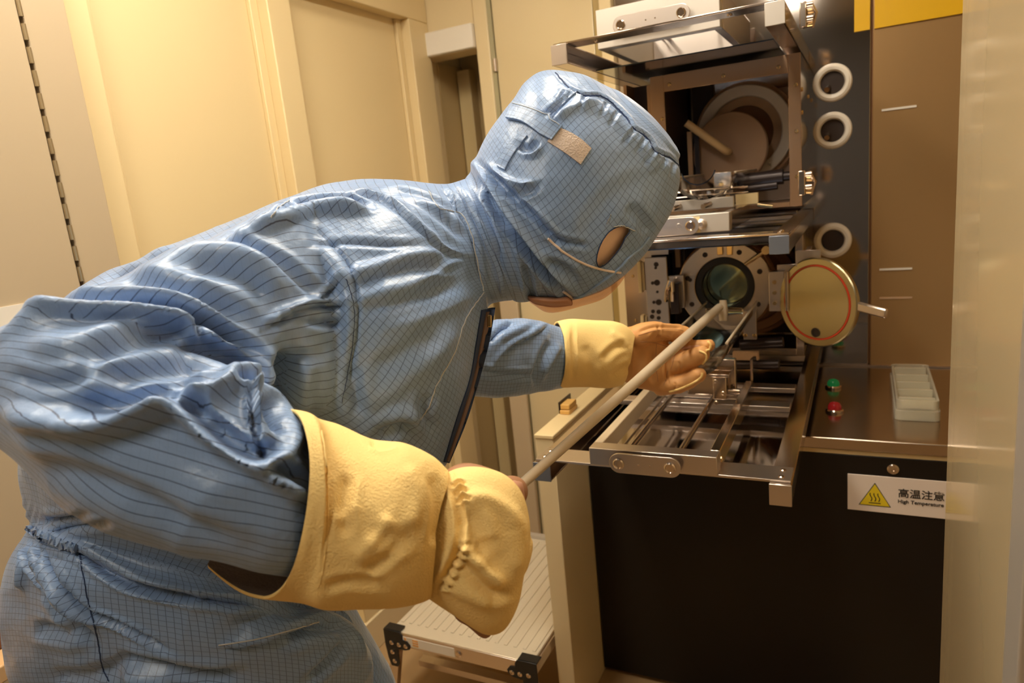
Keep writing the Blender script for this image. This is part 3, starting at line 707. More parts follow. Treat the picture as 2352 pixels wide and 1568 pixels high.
MB().box(sx0+.055, xm-.008, sy0-.0012, sy0-.0002, ZS-.038, ZS-.010).build('maker_label', 'paper', st)
MB().box(sx0+.060, sx0+.066, sy0-.0020, sy0-.0013, ZS-.036, ZS-.012).build('label_mark', 'orange_ink', st)
for k in range(3): MB().box(sx0+.088, sx0+.108, sy0-.0020, sy0-.0013, ZS-.017-k*.008, ZS-.013-k*.008).build('label_mark', 'orange_ink', st)
MB().lathe((xm+.005, sy0-.0001, ZS-.024), (0, -1, 0), [(.010, 0), (.010, .003), (.007, .005), (0, .005)], 20).build('rivet', 'steel', st)
for s_, x in ((1, sx0), (-1, sx1)):
    c0 = np.array([x, sy0-.001, 0])
    def q(u, z): return (x+s_*u-.012*s_, sy0-.004, z)
    outl = [(0, ZS+.004), (.058, ZS+.004), (.066, ZS-.008), (.066, ZS-.020), (.082, ZS-.022), (.092, ZS-.034), (.088, ZS-.048), (.072, ZS-.054), (.046, ZS-.056), (.044, ZS-.105), (.030, ZS-.125), (.012, ZS-.12), (.004, ZS-.09), (0, ZS-.05)]
    br = MB().prism([q(*p) for p in outl], (0, .0035, 0)).build('corner_bracket', 'black_rubber', st, bevel=.0015)
    MB().box(min(x-.012*s_, x+.045*s_), max(x-.012*s_, x+.045*s_), sy0+.0005, sy0+.03, ZS+.0005, ZS+.004).build('bracket_top', 'black_rubber', br)
    screws([(q(u, z)[0], sy0-.0042, z) for u, z in ((.026, ZS-.036), (.052, ZS-.038), (.076, ZS-.038), (.024, ZS-.068), (.028, ZS-.098))], (0, -1, 0), .0075, br, 'steel', .004)
    for yb__, dy in ((sy0+.006, -.03), (sy1-.03, .06)):
        MB().prism([(x+s_*.004, yb__, ZS-.046), (x+s_*.034, yb__, ZS-.046), (x+s_*.034-.03*s_, yb__+dy, .012), (x+s_*.004-.03*s_, yb__+dy, .012)], (0, .02, 0)).build('leg', 'alu', st)
        MB().box(min(x-s_*.03, x+s_*.008), max(x-s_*.03, x+s_*.008), yb__+dy-.004, yb__+dy+.024, 0, .0118).build('foot', 'black_rubber', st)
MB().box(sx0+.02, sx1-.02, sy0+.10, sy0+.13, .08, .10).build('lower_bar', 'alu', st)
MB().prism([(sx0+.05, sy0+.02, ZS-.05), (sx0+.05, sy0+.05, ZS-.05), (sx0+.05, sy1-.02, .15), (sx0+.05, sy1-.05, .15)], (.02, 0, 0)).build('brace', 'alu', st)
# ================================================================== THE WORKER
# every garment is a closed volume swept through 3-D sections, fused and wrinkled in 3-D
def P3(p, d): return D(p[0], p[1], d)
def section(A, B, d, t, N=None, dA=None, dB=None, e=2.0):
    """A,B outline points (photo pixels), d depth, t half thickness, N optional nearest point (pixel)"""
    a = P3(A, dA or d); b = P3(B, dB or d); c = (a+b)/2; maj = (a-b)/2
    if N is None:
        v = (c-CAM); v /= np.linalg.norm(v); m = maj/np.linalg.norm(maj); v -= m*(v@m); v /= np.linalg.norm(v)
        mn = -v*t
    else: mn = P3(N, d-t)-c
    return c, maj, mn, e
def crom(X, k, u):
    n = len(X); p = [X[max(0, min(n-1, k+j))] for j in (-1, 0, 1, 2)]
    return .5*((2*p[1])+(-p[0]+p[2])*u+(2*p[0]-5*p[1]+4*p[2]-p[3])*u*u+(-p[0]+3*p[1]-3*p[2]+p[3])*u**3)
def loft(secs, nu=72, sub=6, capscale=.55, uvscale=1.0, shrink=1.0, caps=(True, True)):
    C = [s[0] for s in secs]; MJ = [s[1]*shrink for s in secs]; MN = [s[2]*shrink for s in secs]; EX = [np.array(s[3]) for s in secs]
    rings = []; cen = []
    for k in range(len(secs)-1):
        for j in range(sub):
            u = j/sub
            rings.append((crom(C, k, u), crom(MJ, k, u), crom(MN, k, u), float(EX[k]*(1-u)+EX[k+1]*u)))
    rings.append((C[-1], MJ[-1], MN[-1], float(EX[-1])))
    def capring(R, nxt):
        c, mj, mn, e = R; d = c-nxt; L = np.linalg.norm(d); d = d/L if L > 0 else d
        h = min(np.linalg.norm(mj), np.linalg.norm(mn))*capscale
        return [(c+d*h*math.sin(t), mj*math.cos(t), mn*math.cos(t), e) for t in (.4, .8, 1.15, 1.4)]
    if caps[0]: rings = capring(rings[0], rings[1][0])[::-1]+rings
    if caps[1]: rings = rings+capring(rings[-1], rings[-2][0])
    V = []; th = np.linspace(0, 2*PI, nu, endpoint=False)
    for c, mj, mn, e in rings:
        ct, st = np.cos(th), np.sin(th)
        x = np.sign(ct)*np.abs(ct)**(2/e); y = np.sign(st)*np.abs(st)**(2/e)
        V.append(c+x[:, None]*mj+y[:, None]*mn)
    V = np.array(V); m = len(rings)
    vl = np.concatenate([[0], np.cumsum([np.linalg.norm(rings[i+1][0]-rings[i][0]) for i in range(m-1)])])
    Rm = np.mean([math.sqrt((np.linalg.norm(r[1])**2+np.linalg.norm(r[2])**2)/2) for r in rings[4:-4]])
    F = []; UV = []
    for k in range(m-1):
        for i in range(nu):
            j = (i+1) % nu
            F.append((k*nu+i, k*nu+j, (k+1)*nu+j, (k+1)*nu+i))
            u0, u1 = 2*PI*i/nu*Rm*uvscale, 2*PI*(i+1)/nu*Rm*uvscale
            UV.append(((u0, vl[k]), (u1, vl[k]), (u1, vl[k+1]), (u0, vl[k+1])))
    V = V.reshape(-1, 3); n0 = len(V)
    V = np.vstack([V, rings[0][0][None], rings[-1][0][None]])
    for i in range(nu):
        j = (i+1) % nu
        F.append((n0, j, i)); UV.append(((0, 0),)*3)
        F.append((n0+1, (m-1)*nu+i, (m-1)*nu+j)); UV.append(((0, vl[-1]),)*3)
    return V, F, UV
def chain(pts, n=14):
    """tapering finger-like limb with rounded ends: pts = (px, py, depth, radius m)"""
    P = [(D(x, y, d), r) for x, y, d, r in pts]
    return chain3(P, n)
def chain3(P, n=14):
    C = [p for p, r in P]; R = [np.array(r) for p, r in P]; rr = []; cc = []
    for k in range(len(P)-1):
        for j in range(5): cc.append(crom(C, k, j/5)); rr.append(float(crom(R, k, j/5)))
    cc.append(C[-1]); rr.append(float(R[-1]))
    def end(c, r, d): return [(c+d*r*math.sin(t), r*math.cos(t)) for t in (.35, .7, 1.05, 1.35)]
    d0 = (cc[0]-cc[1])/np.linalg.norm(cc[0]-cc[1]); d1 = (cc[-1]-cc[-2])/np.linalg.norm(cc[-1]-cc[-2])
    e0 = end(cc[0], rr[0], d0)[::-1]; e1 = end(cc[-1], rr[-1], d1)
    cc = [c for c, r in e0]+cc+[c for c, r in e1]; rr = [r for c, r in e0]+rr+[r for c, r in e1]
    V = []; F = []; UV = []; ref = np.array([.21, -.35, .15]); m = len(cc); Rm = float(np.mean(rr)); vl = [0]
    for k in range(1, m): vl.append(vl[-1]+float(np.linalg.norm(cc[k]-cc[k-1])))
    for k in range(m):
        d = cc[min(k+1, m-1)]-cc[max(k-1, 0)]; d /= np.linalg.norm(d)
        u = np.cross(d, ref); u /= np.linalg.norm(u); w = np.cross(d, u)
        for i in range(n):
            a = 2*PI*i/n; V.append(cc[k]+(u*math.cos(a)+w*math.sin(a))*rr[k])
    for k in range(m-1):
        for i in range(n):
            F.append((k*n+i, k*n+(i+1) % n, (k+1)*n+(i+1) % n, (k+1)*n+i))
            a, b = 2*PI*i/n*Rm, 2*PI*(i+1)/n*Rm; UV.append(((a, vl[k]), (b, vl[k]), (b, vl[k+1]), (a, vl[k+1])))
    F.append(tuple(range(n-1, -1, -1))); F.append(tuple((m-1)*n+i for i in range(n)))
    UV.append(((0, 0),)*n); UV.append(((0, vl[-1]),)*n)
    return np.array(V), F, UV
def fuse(pieces, voxel, smooth=6, fac=.6):
    vs = []; fs = []
    for V, F, _ in pieces:
        k = len(vs); vs += [tuple(p) for p in V]; fs += [tuple(i+k for i in f) for f in F]
    me = bpy.data.meshes.new('fuse'); me.from_pydata(vs, [], fs); me.update()
    bm = bmesh.new(); bm.from_mesh(me)
    bmesh.ops.recalc_face_normals(bm, faces=bm.faces); bm.to_mesh(me); bm.free()
    o = bpy.data.objects.new('fuse', me); COL.objects.link(o)
    r = o.modifiers.new('r', 'REMESH'); r.mode = 'VOXEL'; r.voxel_size = voxel; r.adaptivity = 0
    if smooth: s = o.modifiers.new('s', 'SMOOTH'); s.factor = fac; s.iterations = smooth
    dg = bpy.context.evaluated_depsgraph_get(); dg.update()
    out = bpy.data.meshes.new_from_object(o.evaluated_get(dg))
    COL.objects.unlink(o); bpy.data.objects.remove(o); bpy.data.meshes.remove(me)
    return out
def getV(me):
    a = np.empty(len(me.vertices)*3); me.vertices.foreach_get('co', a); return a.reshape(-1, 3)
def getN(me):
    a = np.empty(len(me.vertices)*3); me.vertex_normals.foreach_get('vector', a); return a.reshape(-1, 3)
def setV(me, V): me.vertices.foreach_set('co', V.ravel()); me.update()
def pixv(V):
    q = V-CAM; d = q@FW
    return 1176+FPX*(q@RT)/d, 784-FPX*(q@UP)/d, d
def sculpt(me, strokes, rounds=1):
    """press folds into the cloth: kind, height (mm), width (m at that depth, px/FPX*depth), polyline in photo pixels, depth range"""
    V = getV(me); N = getN(me); X, Y, Dp = pixv(V)
    vd = (CAM-V); vd /= np.linalg.norm(vd, axis=1)[:, None]
    face = np.clip((N*vd).sum(1)*2.5+.1, 0, 1)
    disp = np.zeros(len(V))
    for st in strokes:
        kind, amp, wpx, pts = st[:4]; dr = st[4] if len(st) > 4 else (0, 9)
        P = [np.array(p, float) for p in pts]
        if len(P) > 2:                    # smooth the polyline
            Q = []
            for k in range(len(P)-1):
                for j in range(4): Q.append(crom(P, k, j/4))
            Q.append(P[-1]); P = Q
        P = np.array(P); reach = wpx*3.2
        sel = np.where((X > P[:, 0].min()-reach) & (X < P[:, 0].max()+reach) & (Y > P[:, 1].min()-reach) & (Y < P[:, 1].max()+reach) & (Dp > dr[0]) & (Dp < dr[1]) & (face > 0))[0]
        if not len(sel): continue
        x, y = X[sel], Y[sel]; best = np.full(len(sel), 1e9); sgn = np.zeros(len(sel)); tt = np.zeros(len(sel))
        L = np.concatenate([[0], np.cumsum(np.linalg.norm(np.diff(P, axis=0), axis=1))])
        for k in range(len(P)-1):
            a, b = P[k], P[k+1]; e = b-a; l2 = e@e+1e-9
            u = np.clip(((x-a[0])*e[0]+(y-a[1])*e[1])/l2, 0, 1)
            dx = x-a[0]-u*e[0]; dy = y-a[1]-u*e[1]; dd = np.hypot(dx, dy); m = dd < best
            best[m] = dd[m]; sgn[m] = np.sign(e[0]*dy-e[1]*dx)[m]; tt[m] = (L[k]+u*(L[k+1]-L[k]))[m]
        t = tt/L[-1]; tap = np.clip(np.minimum(t, 1-t)*5, 0, 1); tap = tap*tap*(3-2*tap)*.85+.15
        s = best/wpx
        if kind == 'r': pr = np.exp(-s*s)
        elif kind == 'v': pr = -np.exp(-s*s)+.35*np.exp(-((s-1.7)/.7)**2)
        elif kind == 'c': pr = -np.exp(-1.8*s)+.3*np.exp(-((s-1.5)/.7)**2)          # sharp crease
        elif kind == 'f': q = s*sgn; pr = np.where(q > 0, -np.exp(-(q/.55)**2*.5), np.exp(-(q/1.1)**2))*np.clip(np.abs(q)*3, 0, 1) # ridge on one side, valley on the other
        disp[sel] += amp*.001*pr*tap*face[sel]
    setV(me, V+N*disp[:, None])
def wrinkle(me, amp, scale, seed=0, stretch=(1, 1, 1)):
    V = getV(me); N = getN(me); o = seed*7.13
    d = np.array([noise.noise(Vector((p[0]*scale*stretch[0]+o, p[1]*scale*stretch[1], p[2]*scale*stretch[2]))) for p in V])
    setV(me, V+N*(d*amp)[:, None])
def ridged(me, amp, scale, seed=0, mask=None):
    V = getV(me); N = getN(me); o = seed*5.1
    d = np.array([1-abs(noise.noise(Vector((p[0]*scale+o, p[1]*scale+o, p[2]*scale))))*2.6 for p in V]); d = np.clip(d, -.2, 1)**3
    if mask is not None: d *= mask
    setV(me, V+N*(d*amp)[:, None])
def finish(me, name, mats, parent, pieces=None, pmat=None, origin=None, label=None):
    me.name = name
    me.materials.clear()
    for m in mats: me.materials.append(M[m])
    if pieces:
        from mathutils.geometry import barycentric_transform as bt
        T = []
        for V, F, UV in pieces:
            tv = [Vector(p) for p in V]; tf = []; tu = []
            for f, u in zip(F, UV):
                for k in range(1, len(f)-1): tf.append((f[0], f[k], f[k+1])); tu.append((u[0], u[k], u[k+1]))
            T.append((BVHTree.FromPolygons(tv, tf), tv, tf, tu))
        nv = len(me.vertices); cos_ = [v.co.copy() for v in me.vertices]
        dist = np.full((len(T), nv), 9.0); uvs = np.zeros((len(T), nv, 2))
        for ti, (bv, tv, tf, tu) in enumerate(T):
            bb = np.array(pieces[ti][0]); lo = bb.min(0)-.04; hi = bb.max(0)+.04
            Vn = getV(me); ok = np.where(((Vn > lo) & (Vn < hi)).all(1))[0]
            for i in ok:
                loc, nn, fi, dd = bv.find_nearest(cos_[i])
                if fi is None or dd > .08: continue
                dist[ti, i] = dd; f = tf[fi]; u = tu[fi]
                r = bt(loc, tv[f[0]], tv[f[1]], tv[f[2]], Vector((*u[0], 0)), Vector((*u[1], 0)), Vector((*u[2], 0)))
                uvs[ti, i] = (r[0], r[1])
        npol = len(me.polygons); lv = np.empty(len(me.loops), int); me.loops.foreach_get('vertex_index', lv)
        lt = np.empty(npol, int); me.polygons.foreach_get('loop_total', lt); ls = np.empty(npol, int); me.polygons.foreach_get('loop_start', ls)
        cost = np.zeros((len(T), npol))
        for k in range(3): cost += dist[:, lv[ls+k]]
        pid = cost.argmin(0); lp = np.repeat(pid, lt)
        lay = me.uv_layers.new(name='grid'); lay.data.foreach_set('uv', uvs[lp, lv].ravel())
        if pmat: me.polygons.foreach_set('material_index', np.array([pmat[i] for i in pid]).astype(np.int32))
    o0 = np.array(parent['origin'] if 'origin' in parent else parent.parent['origin'])
    me.transform(Matrix.Translation(-Vector(o0)))
    me.polygons.foreach_set('use_smooth', [True]*len(me.polygons)); me.update()
    o = bpy.data.objects.new(name, me); COL.objects.link(o); o.parent = parent
    if label: o['label'] = label
    return o
def bvh_of(me): return BVHTree.FromPolygons([v.co for v in me.vertices], [tuple(p.vertices) for p in me.polygons])
def hit(bv, x, y, off=0.0):
    r = Vector(ray(x, y)); r.normalize(); loc, n, i, d = bv.ray_cast(Vector(CAM), r)
    if loc is None: return None, None
    return np.array(loc)+np.array(n)*off, np.array(n)
def strip_on(bv, left, right, name, m, parent, off=.002, th=.0015, nx=6, ny=40, wav=0.0, label=None, far=9.0):
    """a cloth strip lying on a surface between two pixel polylines"""
    def samp(P, t):
        P = [np.array(p, float) for p in P]; n = len(P)-1; k = min(int(t*n), n-1); return crom(P, k, t*n-k)
    top = []; bot = []; last = None
    for j in range(ny+1):
        for i in range(nx+1):
            a = samp(left, j/ny); b = samp(right, j/ny); q = a+(b-a)*i/nx
            p, n = hit(bv, q[0], q[1])
            if p is None or pix(p)[2] > far:      # past the edge of the cloth: carry on at the same depth
                dl = pix(last[0])[2] if last is not None else .9
                p = D(q[0], q[1], dl); n = last[1] if last is not None else -FW
            last = (p, n); w = wav*math.sin(j*1.9+i*.6)
            top.append(p+n*(off+th+w)); bot.append(p+n*(off-.003))
    W_ = nx+1; K = len(top); F = []; UVs = []
    for j in range(ny):
        for i in range(nx):
            a = j*W_+i; F.append((a, a+1, a+W_+1, a+W_)); F.append((K+a+W_, K+a+W_+1, K+a+1, K+a))
    for j in range(ny): F += [(j*W_, (j+1)*W_, K+(j+1)*W_, K+j*W_), (j*W_+nx, K+j*W_+nx, K+(j+1)*W_+nx, (j+1)*W_+nx)]
    for i in range(nx): F += [(i, K+i, K+i+1, i+1), (ny*W_+i, ny*W_+i+1, K+ny*W_+i+1, K+ny*W_+i)]
    o = MB().add(top+bot, F).build(name, m, parent, smooth=50, label=label)
    me = o.data; lay = me.uv_layers.new(name='grid')
    T = np.array(top); uu = np.zeros((K, 2))
    T2 = T.reshape(ny+1, W_, 3)
    vv = np.concatenate([[0], np.cumsum(np.linalg.norm(np.diff(T2[:, W_//2], axis=0), axis=1))]); ww = np.linalg.norm(T2[0, -1]-T2[0, 0])
    for j in range(ny+1):
        for i in range(W_): uu[j*W_+i] = (ww*i/nx+.003, vv[j])
    uu = np.vstack([uu, uu]); lv = np.empty(len(me.loops), int); me.loops.foreach_get('vertex_index', lv)
    lay.data.foreach_set('uv', uu[lv].ravel())
    return o
def seam_on(bv, pts, name, m, parent, r=.0012, n=None, off=.0, jit=0.0, label=None):
    P = [np.array(p, float) for p in pts]; out = []
    for k in range(len(P)-1):
        for j in range(8):
            q = crom(P, k, j/8); p, nn = hit(bv, q[0]+rnd.uniform(-jit, jit), q[1]+rnd.uniform(-jit, jit), off)
            if p is not None and (not out or .0005 < np.linalg.norm(p-out[-1]) < .06): out.append(p)
    if len(out) < 3: return None
    return MB().tube(out, r, 6).build(name, m, parent, smooth=60, label=label)

ROOT = (-.93, .62, 0.0)
person = thing('person', ROOT, 'person in a blue hooded cleanroom coverall and yellow heat gloves bending to load the tube', 'person')

# ---------------- coverall volumes
torso = loft([section((100, 1205), (700, 1395), .98, .165), section((84, 1100), (800, 1330), .97, .19), section((85, 900), (880, 1240), .95, .20),
              section((190, 705), (935, 1150), .93, .20), section((345, 610), (1000, 1100), .92, .195), section((500, 545), (1050, 1010), .915, .185), section((630, 482), (1086, 905), .91, .175),
              section((760, 437), (1106, 805), .92, .155), section((880, 422), (1118, 728), .93, .13), section((985, 420), (1120, 700), .945, .105), section((1035, 420), (1150, 690), .95, .088),
              section((1075, 406), (1185, 684), .95, .084), section((1110, 400), (1210, 670), .95, .08)], nu=96, caps=(True, True), capscale=.3)
uparm = loft([section((760, 500), (790, 900), .84, .09), section((650, 478), (770, 945), .80, .10), section((480, 560), (640, 960), .745, .10), section((330, 625), (480, 960), .69, .09),
              section((170, 690), (300, 960), .655, .08), section((60, 735), (150, 980), .635, .07)], nu=72, capscale=.6)
forearm = loft([section((-70, 790), (-75, 980), .63, .060), section((20, 738), (10, 1035), .615, .066), section((150, 738), (125, 1125), .60, .070), section((290, 760), (250, 1215), .60, .072), section((430, 800), (400, 1262), .60, .070),
                section((560, 850), (560, 1300), .60, .066), section((645, 892), (682, 1322), .605, .060), section((692, 966), (728, 1300), .612, .050)], nu=72, capscale=.8)
far_up = loft([section((1000, 520), (960, 900), 1.08, .09), section((1050, 600), (1000, 930), 1.16, .075), section((1090, 700), (1040, 930), 1.22, .07)], nu=48)
far_fore = loft([section((1030, 760), (1010, 900), 1.19, .055), section((1110, 742), (1080, 908), 1.22, .058), section((1160, 735), (1140, 914), 1.25, .062), section((1225, 734), (1210, 905), 1.30, .058), section((1290, 748), (1270, 893), 1.36, .050), section((1340, 765), (1320, 880), 1.40, .044)], nu=60)
pelvis = loft([section((110, 1170), (660, 1390), .98, .16), section((90, 1232), (740, 1400), .98, .165), section((50, 1310), (810, 1440), .985, .185), section((42, 1440), (850, 1520), 1.0, .19), section((66, 1600), (850, 1640), 1.03, .18)], nu=96, capscale=.35)

def leg3(P, n=48): return chain3([(np.array(p, float), r) for p, r in P], n)
leg_near = leg3([(D(290, 1420, 1.0), .12), (D(300, 1600, 1.03), .125), ((-.93, .50, .66), .115), ((-.93, .47, .48), .10), ((-.97, .50, .28), .085), ((-.99, .52, .14), .075)])
leg_far = leg3([(D(600, 1450, 1.05), .13), (D(720, 1610, 1.11), .125), ((-.78, .74, .60), .11), ((-.76, .76, .46), .10), ((-.80, .79, .28), .085), ((-.82, .81, .14), .075)])

pieces = [torso, uparm, forearm, far_up, far_fore, pelvis, leg_near, leg_far]
cov = fuse(pieces, .0036, smooth=10, fac=.6)
ARM = (0, .70)
strokes = [
 # big arm / torso separations
 ('c', 10, 8, [(60, 722), (160, 708), (250, 704), (326, 704), (400, 713), (460, 736), (514, 769), (580, 802), (625, 845)]),
 ('v', 34, 30, [(664, 800), (650, 860), (640, 915), (650, 960)]),
 ('v', 12, 34, [(700, 790), (690, 860), (668, 930)]),
 # crease between the folded upper arm and the forearm
 ('v', 17, 14, [(12, 752), (79, 718), (160, 706), (250, 703), (326, 703), (400, 712), (460, 735), (514, 768), (580, 801), (629, 848)]),
 ('r', 9, 16, [(20, 770), (90, 742), (180, 722), (300, 722), (410, 735), (440, 765), (490, 797), (560, 800), (615, 840), (632, 868)]),
 ('c', 10, 12, [(436, 735), (460, 785), (500, 800)]),
 ('c', 9, 10, [(520, 775), (560, 800), (585, 812)]),
 ('v', 10, 22, [(230, 890), (300, 850), (370, 825), (450, 815), (540, 822), (600, 850)]),
 ('v', 9, 30, [(150, 920), (240, 935), (310, 905), (380, 870), (470, 850)]),
 ('r', 10, 22, [(-10, 925), (60, 948), (150, 968), (242, 968), (330, 948), (400, 925), (496, 905), (540, 875), (580, 860), (625, 858)]),
 ('c', 12, 11, [(540, 872), (585, 878), (620, 872), (634, 860)]),
 ('v', 8, 18, [(360, 905), (440, 925), (490, 925)]),
 ('r', 8, 13, [(375, 928), (420, 950), (455, 985), (500, 1020), (550, 1050), (592, 1073), (641, 1055), (683, 1015)]),
 ('v', 9, 16, [(400, 905), (470, 960), (530, 1010), (590, 1040), (650, 1010)]),
 ('c', 9, 8, [(574, 880), (576, 930), (588, 990), (603, 1040), (611, 1066)]),
 ('v', 6, 20, [(600, 900), (640, 950), (650, 1000)]),
 ('r', 7, 12, [(592, 1076), (650, 1112), (701, 1148)]),
 ('v', 7, 14, [(620, 1070), (665, 1085), (700, 1110)]),
 ('v', 4, 40, [(60, 1050), (200, 1080), (330, 1130), (450, 1190), (560, 1240)]),
 ('r', 4, 26, [(0, 1000), (120, 1030), (300, 1090), (450, 1160), (620, 1230)]),
 ('v', 5, 20, [(190, 820), (290, 800), (380, 775), (440, 770)]),
 ('r', 5, 26, [(60, 800), (180, 790), (300, 760), (380, 745)]),
 ('v', 4, 18, [(30, 860), (120, 880), (220, 860)]),
 # shoulder
 ('v', 11, 9, [(560, 520), (640, 499), (690, 478), (770, 466), (830, 470), (852, 478)]),
 ('r', 7, 9, [(560, 545), (640, 517), (700, 495), (780, 484), (845, 485), (858, 474)]),
 ('v', 7, 13, [(520, 545), (560, 520), (610, 490), (640, 475)]),
 ('v', 8, 16, [(230, 650), (300, 640), (400, 660), (500, 700), (580, 740)]),
 ('r', 7, 20, [(300, 600), (400, 590), (500, 585), (584, 600), (640, 650), (680, 690)]),
 ('v', 6, 18, [(420, 620), (500, 625), (570, 650), (620, 700)]),
 ('v', 6, 13, [(480, 560), (560, 570), (640, 600), (700, 650), (740, 690)]),
 ('f', 8, 13, [(597, 757), (639, 733), (680, 712), (721, 699), (800, 697)]),
 ('f', 6, 10, [(721, 692), (745, 672), (767, 655), (785, 636)]),
 ('r', 6, 14, [(700, 560), (745, 590), (781, 637), (800, 690), (806, 750), (800, 816)]),
 ('c', 5, 9, [(705, 520), (760, 560), (805, 620), (820, 690), (818, 760), (806, 840), (790, 920)]),
 ('v', 6, 12, [(700, 730), (740, 740), (790, 740)]),
 # chest and back
 ('f', 5, 10, [(776, 437), (859, 449), (905, 472), (969, 531), (1020, 573), (1082, 592)]),
 ('v', 5, 11, [(860, 432), (930, 450), (1000, 490), (1050, 530), (1085, 560)]),
 ('c', 4, 8, [(880, 420), (960, 445), (1030, 480), (1040, 540)]),
 ('r', 5, 11, [(781, 640), (859, 614), (950, 585), (1040, 580)]),
 ('v', 4, 12, [(790, 665), (870, 640), (960, 615), (1050, 620)]),
 ('r', 5, 10, [(800, 697), (859, 678), (951, 651), (1020, 615), (1075, 587)]),
 ('v', 4, 14, [(820, 720), (900, 700), (990, 670), (1080, 640)]),
 ('c', 4, 9, [(700, 570), (760, 564), (813, 561), (890, 566), (960, 562)]),
 ('r', 4, 16, [(860, 760), (940, 740), (1040, 700), (1100, 670)]),
 ('v', 4, 22, [(850, 850), (930, 810), (1010, 760)]),
 ('r', 4, 22, [(840, 930), (920, 880), (1000, 820), (1060, 740)]),
 ('v', 8, 17, [(868, 1000), (895, 985), (920, 975), (945, 985)]),
 ('r', 6, 16, [(880, 960), (925, 948), (960, 965), (970, 1000)]),
 ('v', 6, 16, [(980, 900), (970, 950), (990, 990)]),
 ('v', 7, 18, [(830, 960), (815, 900), (812, 830)]),
 # neck collar
 ('f', 5, 9, [(1010, 418), (1050, 470), (1085, 540), (1100, 610), (1115, 665)]),
 ('r', 4, 10, [(1040, 405), (1075, 470), (1120, 530), (1160, 590)]),
 # waist gathers
 ('v', 12, 9, [(62, 1209), (90, 1232), (130, 1248), (179, 1264), (240, 1312), (299, 1345), (380, 1366), (460, 1378), (560, 1387), (650, 1394)]),
 ('r', 6, 12, [(60, 1190), (110, 1222), (185, 1240), (260, 1290), (350, 1335), (460, 1358)]),
 ('v', 7, 11, [(98, 1196), (150, 1190), (200, 1180)]),
 ('v', 6, 9, [(130, 1218), (190, 1205), (250, 1200)]),
 ('v', 9, 6, [(69, 1240), (72, 1275), (78, 1310), (110, 1350)]),
 ('v', 8, 6, [(92, 1250), (96, 1290), (100, 1330)]),
 ('v', 10, 7, [(110, 1262), (118, 1290), (134, 1315), (160, 1355), (185, 1388), (215, 1412), (269, 1434), (330, 1462), (385, 1488)]),
 ('r', 7, 9, [(88, 1262), (105, 1310), (140, 1355), (180, 1400), (210, 1430)]),
 ('r', 6, 7, [(60, 1250), (55, 1300), (50, 1360)]),
 ('v', 6, 14, [(110, 1350), (150, 1400), (190, 1450), (220, 1480)]),
 ('v', 6, 16, [(75, 1440), (130, 1450), (190, 1455)]),
 ('v', 6, 18, [(110, 1555), (200, 1550), (300, 1530)]),
 ('v', 9, 15, [(255, 1510), (328, 1521), (400, 1530), (480, 1545), (560, 1540)]),
 ('r', 6, 12, [(280, 1540), (330, 1552), (400, 1565)]),
 ('f', 5, 8, [(502, 1483), (560, 1474), (605, 1466), (680, 1445), (740, 1424)]),
 ('v', 8, 20, [(520, 1450), (600, 1420), (680, 1395), (740, 1385)]),
 ('v', 8, 16, [(640, 1470), (700, 1450), (760, 1440), (800, 1450)]),
 ('r', 6, 14, [(720, 1400), (780, 1420), (815, 1470), (830, 1530)]),
 ('v', 6, 12, [(700, 1560), (760, 1510), (790, 1470)]),
 # far sleeve
 ('f', 6, 7, [(1128, 850), (1165, 800), (1220, 770), (1262, 742)]),
 ('v', 8, 9, [(1262, 780), (1240, 830), (1230, 870), (1240, 890)]),
 ('r', 6, 7, [(1286, 790), (1258, 830), (1245, 865)]),
 ('v', 6, 8, [(1100, 850), (1150, 860), (1225, 862)]),
 ('v', 6, 7, [(1120, 790), (1150, 760), (1180, 745)]),
 ('r', 5, 7, [(1140, 780), (1175, 765), (1215, 745)]),
]
for i, s_ in enumerate(strokes):
    g_ = 1.35 if i < 4 else 1.75 if i < 24 else 1.3 if i < 32 else 1.5 if s_[3][0][1] > 1180 else 1.15
    strokes[i] = (s_[0], s_[1]*g_, *s_[2:])
sculpt(cov, strokes)
wrinkle(cov, .006, 9, 1)
wrinkle(cov, .0022, 24, 2)
V_ = getV(cov); X_, Y_, D_ = pixv(V_)
# elastic pleats at the back of the waist and above the far cuff
N_ = getN(cov)
bx_ = np.clip(1-np.abs(Y_-(1180+ (X_-60)*.62))/40, 0, 1)*np.clip((200-X_)/40, 0, 1)
setV(cov, V_+N_*(.0016*bx_*np.sin(X_*.42+Y_*.1))[:, None])
ridged(cov, .0022, 7, 3)
cov_bvh = bvh_of(cov)
coverall = finish(cov, 'coverall', ['fabric', 'fabric_sleeve'], person, pieces, [0, 1, 1, 0, 0, 0, 0, 0], label='blue cleanroom coverall woven with a thin dark grid')

# seams, zip and facing of the coverall
for pts in ([(985, 440), (1010, 478), (1060, 492), (1084, 540), (1100, 620), (1112, 672)], [(1112, 672), (1090, 700), (1062, 750), (1045, 810), (1005, 880), (985, 935), (962, 965)],
            [(622, 500), (640, 476), (668, 458)], [(795, 640), (812, 700), (812, 770), (800, 850), (784, 930)]):
    st_ = seam_on(cov_bvh, pts, 'seam', 'stitch' if pts[0][0] != 795 else 'navy', coverall, .0008 if pts[0][0] != 795 else .0004, off=.0003, jit=1.1)
strip_on(cov_bvh, [(1105, 712), (1092, 790), (1078, 870), (1048, 960), (1018, 1060)], [(1135, 706), (1120, 790), (1096, 880), (1068, 970), (1030, 1062)], 'front_facing', 'navy', coverall, off=.0002, far=1.0)
strip_on(cov_bvh, [(1114, 716), (1100, 790), (1084, 870), (1056, 960), (1023, 1056)], [(1124, 714), (1109, 790), (1091, 872), (1062, 962), (1027, 1058)], 'zip_tape', 'zip', coverall, off=.0018, far=1.0)
p, n = hit(cov_bvh, 1112, 735, .007)
